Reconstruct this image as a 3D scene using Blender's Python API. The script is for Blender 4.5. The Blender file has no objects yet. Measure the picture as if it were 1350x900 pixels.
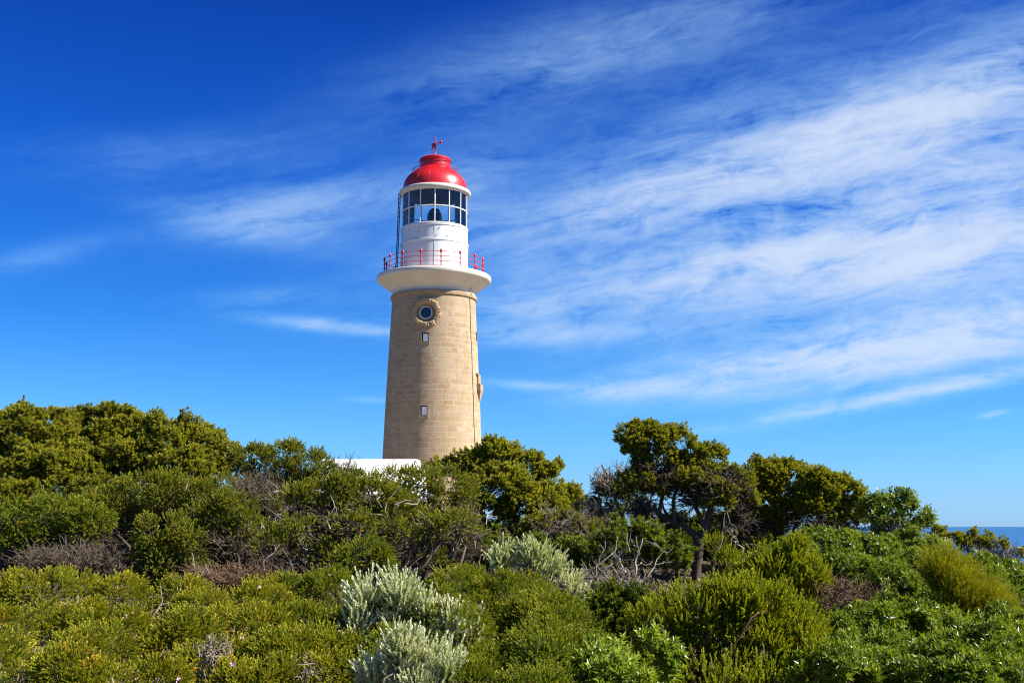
import bpy, math, random
import numpy as np
from mathutils import Vector, Matrix

R = math.radians
sc = bpy.context.scene
COL = sc.collection

# ------------------------------------------------------------------ camera
F = 1575.0                      # focal length in photo pixels (photo 1350 x 900)
EYE = np.array([0.0, 0.0, 1.7])
PITCH = math.atan((693.0 - 450.0) / F)
CP, SP = math.cos(PITCH), math.sin(PITCH)
cam = bpy.data.cameras.new("camera")
cam.sensor_width = 36.0
cam.lens = 36.0 * F / 1350.0
cam.clip_start = 0.1
cam.clip_end = 200000.0
camo = bpy.data.objects.new("camera", cam)
COL.objects.link(camo)
camo.location = EYE
camo.rotation_euler = (math.pi / 2 + PITCH, 0, 0)
sc.camera = camo

def direction(u, v):
    a, b = (u - 675.0) / F, (450.0 - v) / F
    return np.array([a, CP - b * SP, SP + b * CP])

def at(u, v, Y):
    d = direction(u, v)
    return EYE + d * (Y / d[1])

# ------------------------------------------------------------------ render settings
sc.view_settings.view_transform = 'Standard'
sc.view_settings.look = 'None'
sc.view_settings.exposure = 1.15
sc.view_settings.gamma = 1.0
sc.view_settings.use_curve_mapping = False
cy = sc.cycles
cy.max_bounces = 6
cy.diffuse_bounces = 2
cy.filter_width = 1.15
cy.glossy_bounces = 3
cy.transmission_bounces = 6
cy.transparent_max_bounces = 12
cy.caustics_reflective = False
cy.caustics_refractive = False
cy.use_denoising = True
cy.denoiser = 'OPENIMAGEDENOISE'
cy.denoising_input_passes = 'RGB_ALBEDO_NORMAL'
cy.denoising_prefilter = 'ACCURATE'
cy.use_adaptive_sampling = False
sc.render.use_persistent_data = False

# ------------------------------------------------------------------ sun and sky
SUN_EL = R(41.0)
SUN_AZ = R(100.0)                # clockwise from +Y (the view direction)
SUN_DIR = Vector((math.sin(SUN_AZ) * math.cos(SUN_EL), math.cos(SUN_AZ) * math.cos(SUN_EL), math.sin(SUN_EL)))
sun = bpy.data.lights.new("sun", 'SUN')
sun.energy = 5.0
sun.angle = R(0.55)
sun.color = (1.0, 0.965, 0.90)
suno = bpy.data.objects.new("sun", sun)
COL.objects.link(suno)
suno.rotation_euler = SUN_DIR.to_track_quat('Z', 'Y').to_euler()
suno.location = (40, -20, 60)

world = bpy.data.worlds.new("World")
sc.world = world
world.use_nodes = True

class NT:
    """small helper to write node trees"""
    def __init__(s, tree):
        s.t = tree
        tree.nodes.clear()
    def n(s, typ, props=None, **ins):
        nd = s.t.nodes.new(typ)
        for k, v in (props or {}).items():
            setattr(nd, k, v)
        for k, v in ins.items():
            s.inp(nd, k, v)
        return nd
    def inp(s, nd, key, v):
        if isinstance(key, str) and key.startswith('i') and key[1:].isdigit():
            sk = nd.inputs[int(key[1:])]
        else:
            sk = nd.inputs[key.replace('_', ' ')] if isinstance(key, str) and key.replace('_', ' ') in nd.inputs else nd.inputs[key]
        if hasattr(v, 'is_output') or isinstance(v, bpy.types.NodeSocket):
            s.t.links.new(v, sk)
        else:
            if isinstance(v, (tuple, list)) and len(v) == 3 and sk.type == 'RGBA':
                v = (*v, 1.0)
            sk.default_value = v
    def m(s, op, a, b=0.0, c=None, clamp=False):
        nd = s.t.nodes.new('ShaderNodeMath')
        nd.operation = op
        nd.use_clamp = clamp
        s.inp(nd, 'i0', a); s.inp(nd, 'i1', b)
        if c is not None:
            s.inp(nd, 'i2', c)
        return nd.outputs[0]
    def mix(s, fac, a, b, mode='MIX'):
        nd = s.t.nodes.new('ShaderNodeMix')
        nd.data_type = 'RGBA'
        nd.blend_type = mode
        s.inp(nd, 'i0', fac); s.inp(nd, 'i6', a); s.inp(nd, 'i7', b)
        return nd.outputs[2]
    def noise(s, vec, scale, detail=4, rough=0.55, dist=0.0):
        nd = s.n('ShaderNodeTexNoise', Scale=scale, Detail=detail, Roughness=rough, Distortion=dist)
        if vec is not None:
            s.t.links.new(vec, nd.inputs['Vector'])
        return nd.outputs['Fac']
    def ramp(s, fac, stops):
        nd = s.t.nodes.new('ShaderNodeValToRGB')
        cr = nd.color_ramp
        while len(cr.elements) < len(stops):
            cr.elements.new(0.5)
        for e, (p, c) in zip(cr.elements, stops):
            e.position = p
            e.color = (*c, 1.0) if len(c) == 3 else c
        s.t.links.new(fac, nd.inputs[0])
        return nd.outputs[0]

def build_world():
    t = NT(world.node_tree)
    sky = t.n('ShaderNodeTexSky', dict(sky_type='NISHITA', sun_disc=False, sun_elevation=SUN_EL,
                                       sun_rotation=SUN_AZ, altitude=80.0, air_density=1.0,
                                       dust_density=0.3, ozone_density=3.0))
    geo = t.n('ShaderNodeNewGeometry')
    tc = t.n('ShaderNodeTexCoord')
    sep = t.n('ShaderNodeSeparateXYZ', Vector=tc.outputs['Generated'])
    x, y, z = sep.outputs
    az = t.m('ARCTAN2', x, y)
    el = t.m('ARCSINE', z)
    # polarised, deep-blue air: deeper towards the zenith and away from the sun
    filt = t.ramp(t.m('MULTIPLY', el, 1.0 / R(45)), POLAR)
    col = t.mix(1.0, sky.outputs[0], filt, 'MULTIPLY')
    col = t.mix(1.0, col, (1.19, 1.19, 1.19), 'MULTIPLY')
    # cirrus: streak noise in (azimuth, elevation), gathered in bands
    def comb(a, b, c=0.0):
        return t.n('ShaderNodeCombineXYZ', X=a, Y=b, Z=c).outputs[0]
    def rot(ca, ce, deg):
        c, s_ = math.cos(R(deg)), math.sin(R(deg))
        dx = t.m('SUBTRACT', az, ca); dy = t.m('SUBTRACT', el, ce)
        p = t.m('MULTIPLY_ADD', dx, c, t.m('MULTIPLY', dy, s_))
        q = t.m('MULTIPLY_ADD', dx, -s_, t.m('MULTIPLY', dy, c))
        return p, q
    p, q = rot(0, 0.2, 8.5)
    # bend the streaks a little
    w = t.noise(comb(p, q), 3.0, 3, 0.5)
    q2 = t.m('MULTIPLY_ADD', w, 0.07, q)
    st1 = t.noise(comb(t.m('MULTIPLY', p, 4.5), t.m('MULTIPLY', q2, 30.0)), 1.0, 10, 0.64, 0.4)
    st2 = t.noise(comb(t.m('MULTIPLY', p, 16.0), t.m('MULTIPLY', q2, 150.0), 4.0), 1.0, 8, 0.68, 0.6)
    mot = t.noise(comb(t.m('MULTIPLY', p, 28.0), t.m('MULTIPLY', q2, 60.0), 9.0), 1.0, 8, 0.68, 0.8)
    big = t.noise(comb(t.m('MULTIPLY', p, 3.0), t.m('MULTIPLY', q2, 10.0), 2.0), 1.0, 3, 0.5, 0.3)
    tex = t.m('MULTIPLY_ADD', st1, 1.05, t.m('MULTIPLY_ADD', st2, 0.26, t.m('MULTIPLY_ADD', mot, 0.52, t.m('MULTIPLY', big, 0.3))))
    # tex averages ~1.1
    tex = t.m('MULTIPLY', t.m('SUBTRACT', tex, 0.79), 2.45)
    tex = t.m('MAXIMUM', tex, 0.0)
    tot = None
    for (u, v, L, W, deg, s_) in BANDS:
        d = direction(u, v); d = d / np.linalg.norm(d)
        pa, qa = rot(float(math.atan2(d[0], d[1])), float(math.asin(d[2])), deg)
        e = t.m('ADD', t.m('POWER', t.m('ABSOLUTE', t.m('MULTIPLY', pa, F / L)), 2.0),
                t.m('POWER', t.m('ABSOLUTE', t.m('MULTIPLY', qa, F / W)), 2.0))
        g = t.m('MULTIPLY', t.m('EXPONENT', t.m('MULTIPLY', e, -1.0)), s_)
        tot = g if tot is None else t.m('ADD', tot, g)
    # thin cirrus in the rest of the sky, out of the picture
    rest = t.m('MULTIPLY', t.m('GREATER_THAN', t.m('ABSOLUTE', az), 0.9), 0.12)
    tot = t.m('ADD', tot, rest)
    a = t.m('MULTIPLY', tot, tex)
    a = t.m('SUBTRACT', 1.0, t.m('EXPONENT', t.m('MULTIPLY', a, -1.6)))
    a = t.m('MULTIPLY', a, t.m('GREATER_THAN', el, 0.0))
    # thin veil takes the blue of the air in front of it, thick cirrus is white
    ccol = t.mix(t.m('MULTIPLY', a, 1.25, clamp=True), CLOUD_THIN, CLOUD)
    col = t.mix(a, col, ccol)
    bg = t.n('ShaderNodeBackground', Color=col, Strength=SKY_STRENGTH)
    out = t.n('ShaderNodeOutputWorld', Surface=bg.outputs[0])

# the photograph's polarising filter: (elevation / 45 deg, transmitted share / 2)
POLAR = [(0.0, (.24, .43, .86)), (.10, (.15, .38, .66)), (.215, (.06, .27, .60)), (.37, (.024, .185, .57)), (.54, (.016, .12, .46)), (0.8, (.008, .055, .21)), (1.0, (.010, .045, .15))]
CLOUD = (3.0, 3.6, 4.5)
CLOUD_THIN = (1.3, 3.3, 5.4)
SKY_STRENGTH = 0.1
BANDS = [
    (960, 232, 330, 40, 14, 0.85), (1290, 130, 230, 50, 14, 0.65), (1000, 350, 360, 32, 6, 0.65),
    (1270, 330, 240, 40, 5, 0.70), (1240, 450, 270, 34, 8, 1.35), (1000, 476, 140, 18, 5, .6),
    (1190, 520, 230, 10, 9, 1.05), (840, 513, 110, 13, 2, 0.70), (700, 508, 60, 6, -4, .4),
    (400, 272, 150, 32, 11, 0.40), (330, 300, 120, 24, -8, .25), (740, 80, 240, 50, 13, 0.28), (430, 428, 90, 8, -4, 0.60),
    (250, 205, 200, 30, 8, 0.12), (50, 340, 80, 16, 18, 0.14), (720, 438, 120, 16, 2, 0.55), (760, 405, 160, 14, 3, .35),
    (1310, 545, 16, 3.5, 10, 0.9), (600, 255, 90, 50, 25, 0.28), (1150, 290, 320, 90, 10, 0.38),
    (490, 527, 36, 4, -2, 0.25), (1280, 240, 200, 50, 8, 0.40), (1080, 300, 380, 150, 6, 0.24), (1180, 400, 300, 60, 4, .22), (1230, 70, 280, 70, 10, 0.13), (880, 190, 200, 60, 16, .16), (330, 392, 80, 14, 6, .15), (980, 10, 200, 40, 14, .12),
]
build_world()

# ------------------------------------------------------------------ scene helpers
def tag(o, label=None, cat=None, group=None, kind=None):
    if label: o['label'] = label
    if cat: o['category'] = cat
    if group: o['group'] = group
    if kind: o['kind'] = kind
    return o

def empty(name, loc):
    o = bpy.data.objects.new(name, None)
    o.empty_display_size = 0.3
    COL.objects.link(o)
    o.location = [float(c) for c in loc]
    return o

def make_mesh(name, V, tris=None, quads=None, mats=(), attrs=None, parent=None, origin=None, smooth=False, sharp=None, uv=None, fmat=None):
    """one mesh object out of numpy arrays in world space; origin (world) becomes the object's own origin"""
    V = np.asarray(V, dtype=np.float64)
    o3 = np.zeros(3)
    if parent is not None:
        o3 = np.array(WLOC[parent.name])
    elif origin is not None:
        o3 = np.asarray(origin, float)
    me = bpy.data.meshes.new(name)
    nt = 0 if tris is None else len(tris)
    nq = 0 if quads is None else len(quads)
    loops = []
    if nt: loops.append(np.asarray(tris, np.int32).ravel())
    if nq: loops.append(np.asarray(quads, np.int32).ravel())
    loops = np.concatenate(loops)
    me.vertices.add(len(V))
    me.vertices.foreach_set('co', (V - o3).astype(np.float32).ravel())
    me.loops.add(len(loops))
    me.loops.foreach_set('vertex_index', loops)
    me.polygons.add(nt + nq)
    st = np.concatenate([np.arange(nt) * 3, nt * 3 + np.arange(nq) * 4]).astype(np.int32)
    me.polygons.foreach_set('loop_start', st)
    if smooth:
        me.polygons.foreach_set('use_smooth', np.ones(nt + nq, bool))
    else:
        me.polygons.foreach_set('use_smooth', np.zeros(nt + nq, bool))
    for m in mats:
        me.materials.append(m)
    if fmat is not None:
        me.polygons.foreach_set('material_index', np.asarray(fmat, np.int32))
    for k, a in (attrs or {}).items():
        at_ = me.attributes.new(k, 'FLOAT', 'POINT')
        at_.data.foreach_set('value', np.asarray(a, np.float32))
    if uv is not None:
        ul = me.uv_layers.new(name='UVMap')
        ul.data.foreach_set('uv', np.asarray(uv, np.float32)[loops].ravel())
    me.update(calc_edges=True)
    if sharp is not None:
        me.set_sharp_from_angle(angle=R(sharp))
    ob = bpy.data.objects.new(name, me)
    COL.objects.link(ob)
    if parent is not None:
        ob.parent = parent
        WLOC[ob.name] = o3
    else:
        ob.location = o3
        WLOC[ob.name] = o3
    return ob

WLOC = {}
def root(name, loc, label, cat, group=None):
    o = empty(name, loc)
    WLOC[o.name] = np.array(loc, float)
    return tag(o, label, cat, group)

# ------------------------------------------------------------------ materials
def new_mat(name):
    m = bpy.data.materials.new(name)
    m.use_nodes = True
    return m, NT(m.node_tree)

def simple_mat(name, col, rough=0.5, metal=0.0, vary=0.12, scale=6.0, bump=0.0, spec=0.5, stain=None):
    m, t = new_mat(name)
    tc = t.n('ShaderNodeTexCoord')
    nz = t.noise(tc.outputs['Object'], scale, 6, 0.6)
    c = t.ramp(nz, [(0.3, tuple(x * (1 - vary) for x in col)), (0.7, tuple(min(1, x * (1 + vary)) for x in col))])
    if stain:
        (sc_, scol, amt) = stain
        mp = t.n('ShaderNodeMapping', Vector=tc.outputs['Object'], Scale=(1.0, 1.0, 0.18))
        nz2 = t.noise(mp.outputs[0], sc_, 7, 0.65, 0.3)
        f = t.ramp(nz2, [(0.52, (0, 0, 0)), (0.75, (amt, amt, amt))])
        c = t.mix(f, c, scol)
    bs = t.n('ShaderNodeBsdfPrincipled', Base_Color=c, Roughness=rough, Metallic=metal)
    bs.inputs['Specular IOR Level'].default_value = spec
    if bump:
        b = t.n('ShaderNodeBump', Strength=bump, Distance=0.02, Height=t.noise(tc.outputs['Object'], scale * 5, 6, 0.6))
        t.t.links.new(b.outputs[0], bs.inputs['Normal'])
    t.n('ShaderNodeOutputMaterial', Surface=bs.outputs[0])
    return m

def leaf_mat(name, dark, light, tip, rough=0.5, trans=0.25, spec=0.35, tipamt=0.8, accent=None):
    """leaf colour varies from shoot to shoot (tint) and along each shoot (new growth at the tip)"""
    m, t = new_mat(name)
    a = t.n('ShaderNodeAttribute', dict(attribute_name='tint'))
    b = t.n('ShaderNodeAttribute', dict(attribute_name='tip'))
    if accent:
        c = t.ramp(a.outputs['Fac'], [(0.0, dark), (0.90, light), (0.97, light), (1.0, accent)])
    else:
        c = t.ramp(a.outputs['Fac'], [(0.0, dark), (1.0, light)])
    f = t.m('MULTIPLY', t.m('POWER', b.outputs['Fac'], 2.5), t.m('MULTIPLY_ADD', a.outputs['Fac'], 0.6 * tipamt, 0.4 * tipamt))
    c = t.mix(f, c, tip)
    bs = t.n('ShaderNodeBsdfPrincipled', Base_Color=c, Roughness=rough)
    bs.inputs['Specular IOR Level'].default_value = spec
    tr = t.n('ShaderNodeBsdfTranslucent', Color=t.mix(1.0, c, (1.25, 1.2, 0.5), 'MULTIPLY'))
    mx = t.n('ShaderNodeMixShader', i0=trans, i1=bs.outputs[0], i2=tr.outputs[0])
    t.n('ShaderNodeOutputMaterial', Surface=mx.outputs[0])
    return m

def wood_mat(name, a, b, rough=0.85):
    m, t = new_mat(name)
    at_ = t.n('ShaderNodeAttribute', dict(attribute_name='tint'))
    tc = t.n('ShaderNodeTexCoord')
    nz = t.noise(tc.outputs['Object'], 30.0, 4, 0.6)
    f = t.m('MULTIPLY_ADD', nz, 0.5, t.m('MULTIPLY', at_.outputs['Fac'], 0.6), clamp=True)
    c = t.ramp(f, [(0.1, a), (0.9, b)])
    bs = t.n('ShaderNodeBsdfPrincipled', Base_Color=c, Roughness=rough)
    bs.inputs['Specular IOR Level'].default_value = 0.2
    t.n('ShaderNodeOutputMaterial', Surface=bs.outputs[0])
    return m
#@@STRUCT

# ------------------------------------------------------------------ ground, sea, far headland
SEA_Z = -75.0
GY = [-400, -50, 0, 7, 8.5, 10, 12, 15, 20, 25, 35, 60, 110, 200, 400, 720]
GZ = [-2, -0.6, 0, 0, 0.12, 0.3, 0.45, 0.62, 0.75, 0.6, -0.3, -1.8, -2.4, -22, -82, -120]
def ground_z(x, y):
    x = np.asarray(x, float); y = np.asarray(y, float)
    z = np.interp(y, GY, GZ)
    z = z - np.clip(x - 14, 0, None) * 0.2 * np.clip((y - 8) / 15, 0, 1) - np.clip(np.abs(x) - 120, 0, None) * 0.6
    z = z + 1.0 * np.clip((9 - x) / 5, 0, 1) * np.exp(-((y - 24) / 5.0) ** 2)
    z = z + 0.05 * np.sin(x * 1.7 + y * 0.9) + 0.04 * np.sin(x * 0.6 - y * 2.1 + 1.0)
    return z

def ground():
    a = np.concatenate([np.linspace(-420, -40, 30)[:-1], np.linspace(-40, 40, 161), np.linspace(40, 420, 30)[1:]])
    b = np.concatenate([np.linspace(-400, 0, 20)[:-1], np.linspace(0, 60, 121), np.linspace(60, 720, 60)[1:]])
    X, Y = np.meshgrid(a, b, indexing='ij')
    V = np.stack([X, Y, ground_z(X, Y)], -1).reshape(-1, 3)
    n, m_ = len(a), len(b)
    i, j = np.meshgrid(np.arange(n - 1), np.arange(m_ - 1), indexing='ij')
    q = np.stack([i * m_ + j, (i + 1) * m_ + j, (i + 1) * m_ + j + 1, i * m_ + j + 1], -1).reshape(-1, 4)
    m, t = new_mat('leaf_litter_soil')
    tc = t.n('ShaderNodeTexCoord')
    f = t.noise(tc.outputs['Object'], 1.2, 8, 0.65)
    g = t.noise(tc.outputs['Object'], 22.0, 6, 0.7)
    c = t.ramp(f, [(0.3, (0.03, 0.02, 0.012)), (0.5, (0.06, 0.04, 0.024)), (0.75, (0.11, 0.078, 0.05))])
    c = t.mix(0.55, c, t.ramp(g, [(0.35, (0.015, 0.01, 0.006)), (0.7, (0.16, 0.105, 0.065))]))
    # pale ground patch hidden by bushes, added to bounce warm light onto the shaft
    gx = t.n('ShaderNodeVectorMath', dict(operation='DISTANCE'))
    t.t.links.new(tc.outputs['Object'], gx.inputs[0]); gx.inputs[1].default_value = (-4.4, 62.0, -1.8)
    gd = t.m('MULTIPLY_ADD', f, 8.0, gx.outputs['Value'])
    bounce_mask = t.ramp(t.m('MULTIPLY', gd, 0.02), [(0.50, (1, 1, 1)), (0.53, (0, 0, 0))])
    bounce_col = t.ramp(g, [(0.3, (0.34, 0.25, 0.155)), (0.7, (0.54, 0.43, 0.29))])
    c = t.mix(bounce_mask, c, bounce_col)
    bs = t.n('ShaderNodeBsdfPrincipled', Base_Color=c, Roughness=0.95)
    bp = t.n('ShaderNodeBump', Strength=0.8, Distance=0.05, Height=g)
    t.t.links.new(bp.outputs[0], bs.inputs['Normal'])
    t.n('ShaderNodeOutputMaterial', Surface=bs.outputs[0])
    tag(make_mesh('ground', V, quads=q, mats=[m], smooth=True), kind='structure')

def sea():
    rs = np.array([0, 200, 600, 1500, 4000, 10000, 25000, 60000, 120000.0])
    n = 96
    V = [(0, 0, SEA_Z)]
    for r in rs[1:]:
        for k in range(n):
            V.append((r * math.cos(2 * math.pi * k / n), r * math.sin(2 * math.pi * k / n), SEA_Z))
    tr = [(0, 1 + k, 1 + (k + 1) % n) for k in range(n)]
    q = []
    for i in range(len(rs) - 2):
        for k in range(n):
            a, b = 1 + i * n + k, 1 + i * n + (k + 1) % n
            q.append((a, a + n, b + n, b))
    m, t = new_mat('sea_water')
    tc = t.n('ShaderNodeTexCoord')
    mp = t.n('ShaderNodeMapping', Vector=tc.outputs['Object'], Scale=(0.004, 0.012, 1))
    f = t.noise(mp.outputs[0], 1.0, 6, 0.6)
    c = t.ramp(f, [(0.3, (0.012, 0.085, 0.23)), (0.7, (0.02, 0.12, 0.30))])
    mp2 = t.n('ShaderNodeMapping', Vector=tc.outputs['Object'], Scale=(0.05, 0.12, 1))
    bp = t.n('ShaderNodeBump', Strength=0.35, Distance=2.0, Height=t.noise(mp2.outputs[0], 1.0, 8, 0.7))
    bs = t.n('ShaderNodeBsdfPrincipled', Base_Color=c, Roughness=0.45, Normal=bp.outputs[0])
    bs.inputs['Specular IOR Level'].default_value = 0.12
    t.n('ShaderNodeOutputMaterial', Surface=bs.outputs[0])
    tag(make_mesh('sea', np.array(V), tris=tr, quads=q, mats=[m], smooth=True), kind='structure')

def headland():
    rng = np.random.default_rng(5)
    n, m_ = 90, 30
    u = np.linspace(0, 1, n); v = np.linspace(-1, 1, m_)
    U, W = np.meshgrid(u, v, indexing='ij')
    x0, y0 = 1800.0, 4300.0
    env = np.clip(U / 0.12, 0, 1) ** 0.6 * np.clip((1 - U) / 0.1, 0, 1) ** 0.6 * np.clip(1 - W ** 4, 0, 1)
    hh = 11 + 5 * np.sin(U * 23 + 1) + 4 * np.sin(U * 51 + W * 3) + 3 * rng.normal(size=U.shape)
    Z = SEA_Z - 2 + np.clip(hh, 3, None) * env * (0.5 + 0.9 * U)
    V = np.stack([x0 + U * 900, y0 + W * 140 + U * 200, Z], -1).reshape(-1, 3)
    i, j = np.meshgrid(np.arange(n - 1), np.arange(m_ - 1), indexing='ij')
    q = np.stack([i * m_ + j, (i + 1) * m_ + j, (i + 1) * m_ + j + 1, i * m_ + j + 1], -1).reshape(-1, 4)
    m, t = new_mat('coastal_rock')
    tc = t.n('ShaderNodeTexCoord')
    f = t.noise(tc.outputs['Object'], 0.02, 8, 0.65)
    c = t.ramp(f, [(0.3, (0.13, 0.10, 0.07)), (0.5, (0.30, 0.24, 0.18)), (0.7, (0.10, 0.11, 0.05))])
    bs = t.n('ShaderNodeBsdfPrincipled', Base_Color=c, Roughness=0.9)
    t.n('ShaderNodeOutputMaterial', Surface=bs.outputs[0])
    tag(make_mesh('headland', V, quads=q, mats=[m]), kind='structure')

ground(); sea(); headland()

# ------------------------------------------------------------------ lighthouse
TY = 66.0
TX = float(at(570.0, 595.0, TY)[0])
TG = float(ground_z(TX, TY))
T0 = np.array([TX, TY, TG])
PHI0 = math.atan2(-TY, -TX)          # from the tower towards the viewer
def tz(v): return float(at(571.5, v, TY)[2])
def tr_(hw, v):
    z = tz(v)
    return hw * (TY * CP + (z - EYE[2]) * SP) / F
def prof(pts): return [(tr_(h, v), tz(v)) for v, h in pts]
def seen(deg):
    """angle round the tower: 0 faces the viewer, + turns to the viewer's right"""
    return PHI0 + R(deg)
def ring_pt(deg, r, z):
    a = seen(deg)
    return np.array([TX + r * math.cos(a), TY + r * math.sin(a), z])

def lathe_arrays(profile, seg=96, closed=False):
    P = np.array(profile, float)
    k = len(P)
    th = PHI0 + math.pi + np.arange(seg) * 2 * math.pi / seg
    V = np.stack([TX + np.outer(np.cos(th), P[:, 0]), TY + np.outer(np.sin(th), P[:, 0]), np.tile(P[:, 1], (seg, 1))], -1)
    V = V.reshape(-1, 3)
    q = []
    kk = k if closed else k - 1
    for s in range(seg):
        s2 = (s + 1) % seg
        for i in range(kk):
            i2 = (i + 1) % k
            q.append((s * k + i, s2 * k + i, s2 * k + i2, s * k + i2))
    return V, np.array(q)

def lathe(name, profile, mat, parent, seg=96, closed=False, smooth=True, sharp=35):
    V, q = lathe_arrays(profile, seg, closed)
    return make_mesh(name, V, quads=q, mats=[mat], parent=parent, smooth=smooth, sharp=sharp)

class MB:
    def __init__(s): s.V = []; s.Q = []; s.n = 0
    def add(s, V, Q):
        s.V.append(np.asarray(V, float)); s.Q += [tuple(i + s.n for i in q) for q in Q]; s.n += len(V)
    def bar(s, a, b, r, n=6, r2=None):
        a, b = np.asarray(a, float), np.asarray(b, float)
        d = (b - a) / np.linalg.norm(b - a)
        w = np.array([0, 0, 1.0]) if abs(d[2]) < 0.9 else np.array([1.0, 0, 0])
        e = np.cross(d, w); e /= np.linalg.norm(e); f = np.cross(d, e)
        r2 = r if r2 is None else r2
        V = []
        for (p, rr) in ((a, r), (b, r2)):
            for k in range(n):
                t = 2 * math.pi * k / n
                V.append(p + rr * (math.cos(t) * e + math.sin(t) * f))
        Q = [(k, (k + 1) % n, n + (k + 1) % n, n + k) for k in range(n)]
        Q += [tuple(range(n - 1, -1, -1)), tuple(range(n, 2 * n))]
        s.add(V, Q)
    def spin(s, c, pts, n=10):
        """small turned shape about a vertical axis through c; pts = (radius, z)"""
        V = []
        for (r, z) in pts:
            for k in range(n):
                t = 2 * math.pi * k / n
                V.append((c[0] + r * math.cos(t), c[1] + r * math.sin(t), c[2] + z))
        Q = []
        for i in range(len(pts) - 1):
            for k in range(n):
                Q.append((i * n + k, i * n + (k + 1) % n, (i + 1) * n + (k + 1) % n, (i + 1) * n + k))
        Q += [tuple(range(n - 1, -1, -1)), tuple(range((len(pts) - 1) * n, len(pts) * n))]
        s.add(V, Q)
    def box(s, c, ex, ey, ez):
        """box at centre c with half-edge vectors"""
        c, ex, ey, ez = (np.asarray(k, float) for k in (c, ex, ey, ez))
        V = [c + i * ex + j * ey + k * ez for k in (-1, 1) for j in (-1, 1) for i in (-1, 1)]
        s.add(V, [(0, 2, 3, 1), (4, 5, 7, 6), (0, 1, 5, 4), (2, 6, 7, 3), (0, 4, 6, 2), (1, 3, 7, 5)])
    def ring(s, R_, z, r, n=96, k=6):
        V = []
        for i in range(n):
            a = 2 * math.pi * i / n
            for j in range(k):
                b = 2 * math.pi * j / k
                V.append((TX + (R_ + r * math.cos(b)) * math.cos(a), TY + (R_ + r * math.cos(b)) * math.sin(a), z + r * math.sin(b)))
        Q = [(i * k + j, ((i + 1) % n) * k + j, ((i + 1) % n) * k + (j + 1) % k, i * k + (j + 1) % k) for i in range(n) for j in range(k)]
        s.add(V, Q)
    def build(s, name, mat, parent, smooth=False, sharp=None, bevel=0.0):
        V = np.concatenate(s.V)
        me = bpy.data.meshes.new(name)
        o3 = WLOC[parent.name]
        me.from_pydata([tuple(v - o3) for v in V], [], s.Q)
        me.materials.append(mat)
        if smooth:
            me.polygons.foreach_set('use_smooth', np.ones(len(me.polygons), bool))
            me.set_sharp_from_angle(angle=R(sharp or 40))
        me.update()
        ob = bpy.data.objects.new(name, me)
        COL.objects.link(ob)
        ob.parent = parent
        WLOC[ob.name] = o3
        if bevel:
            bv = ob.modifiers.new('bevel', 'BEVEL'); bv.width = bevel; bv.segments = 2; bv.limit_method = 'ANGLE'
        return ob

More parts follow.
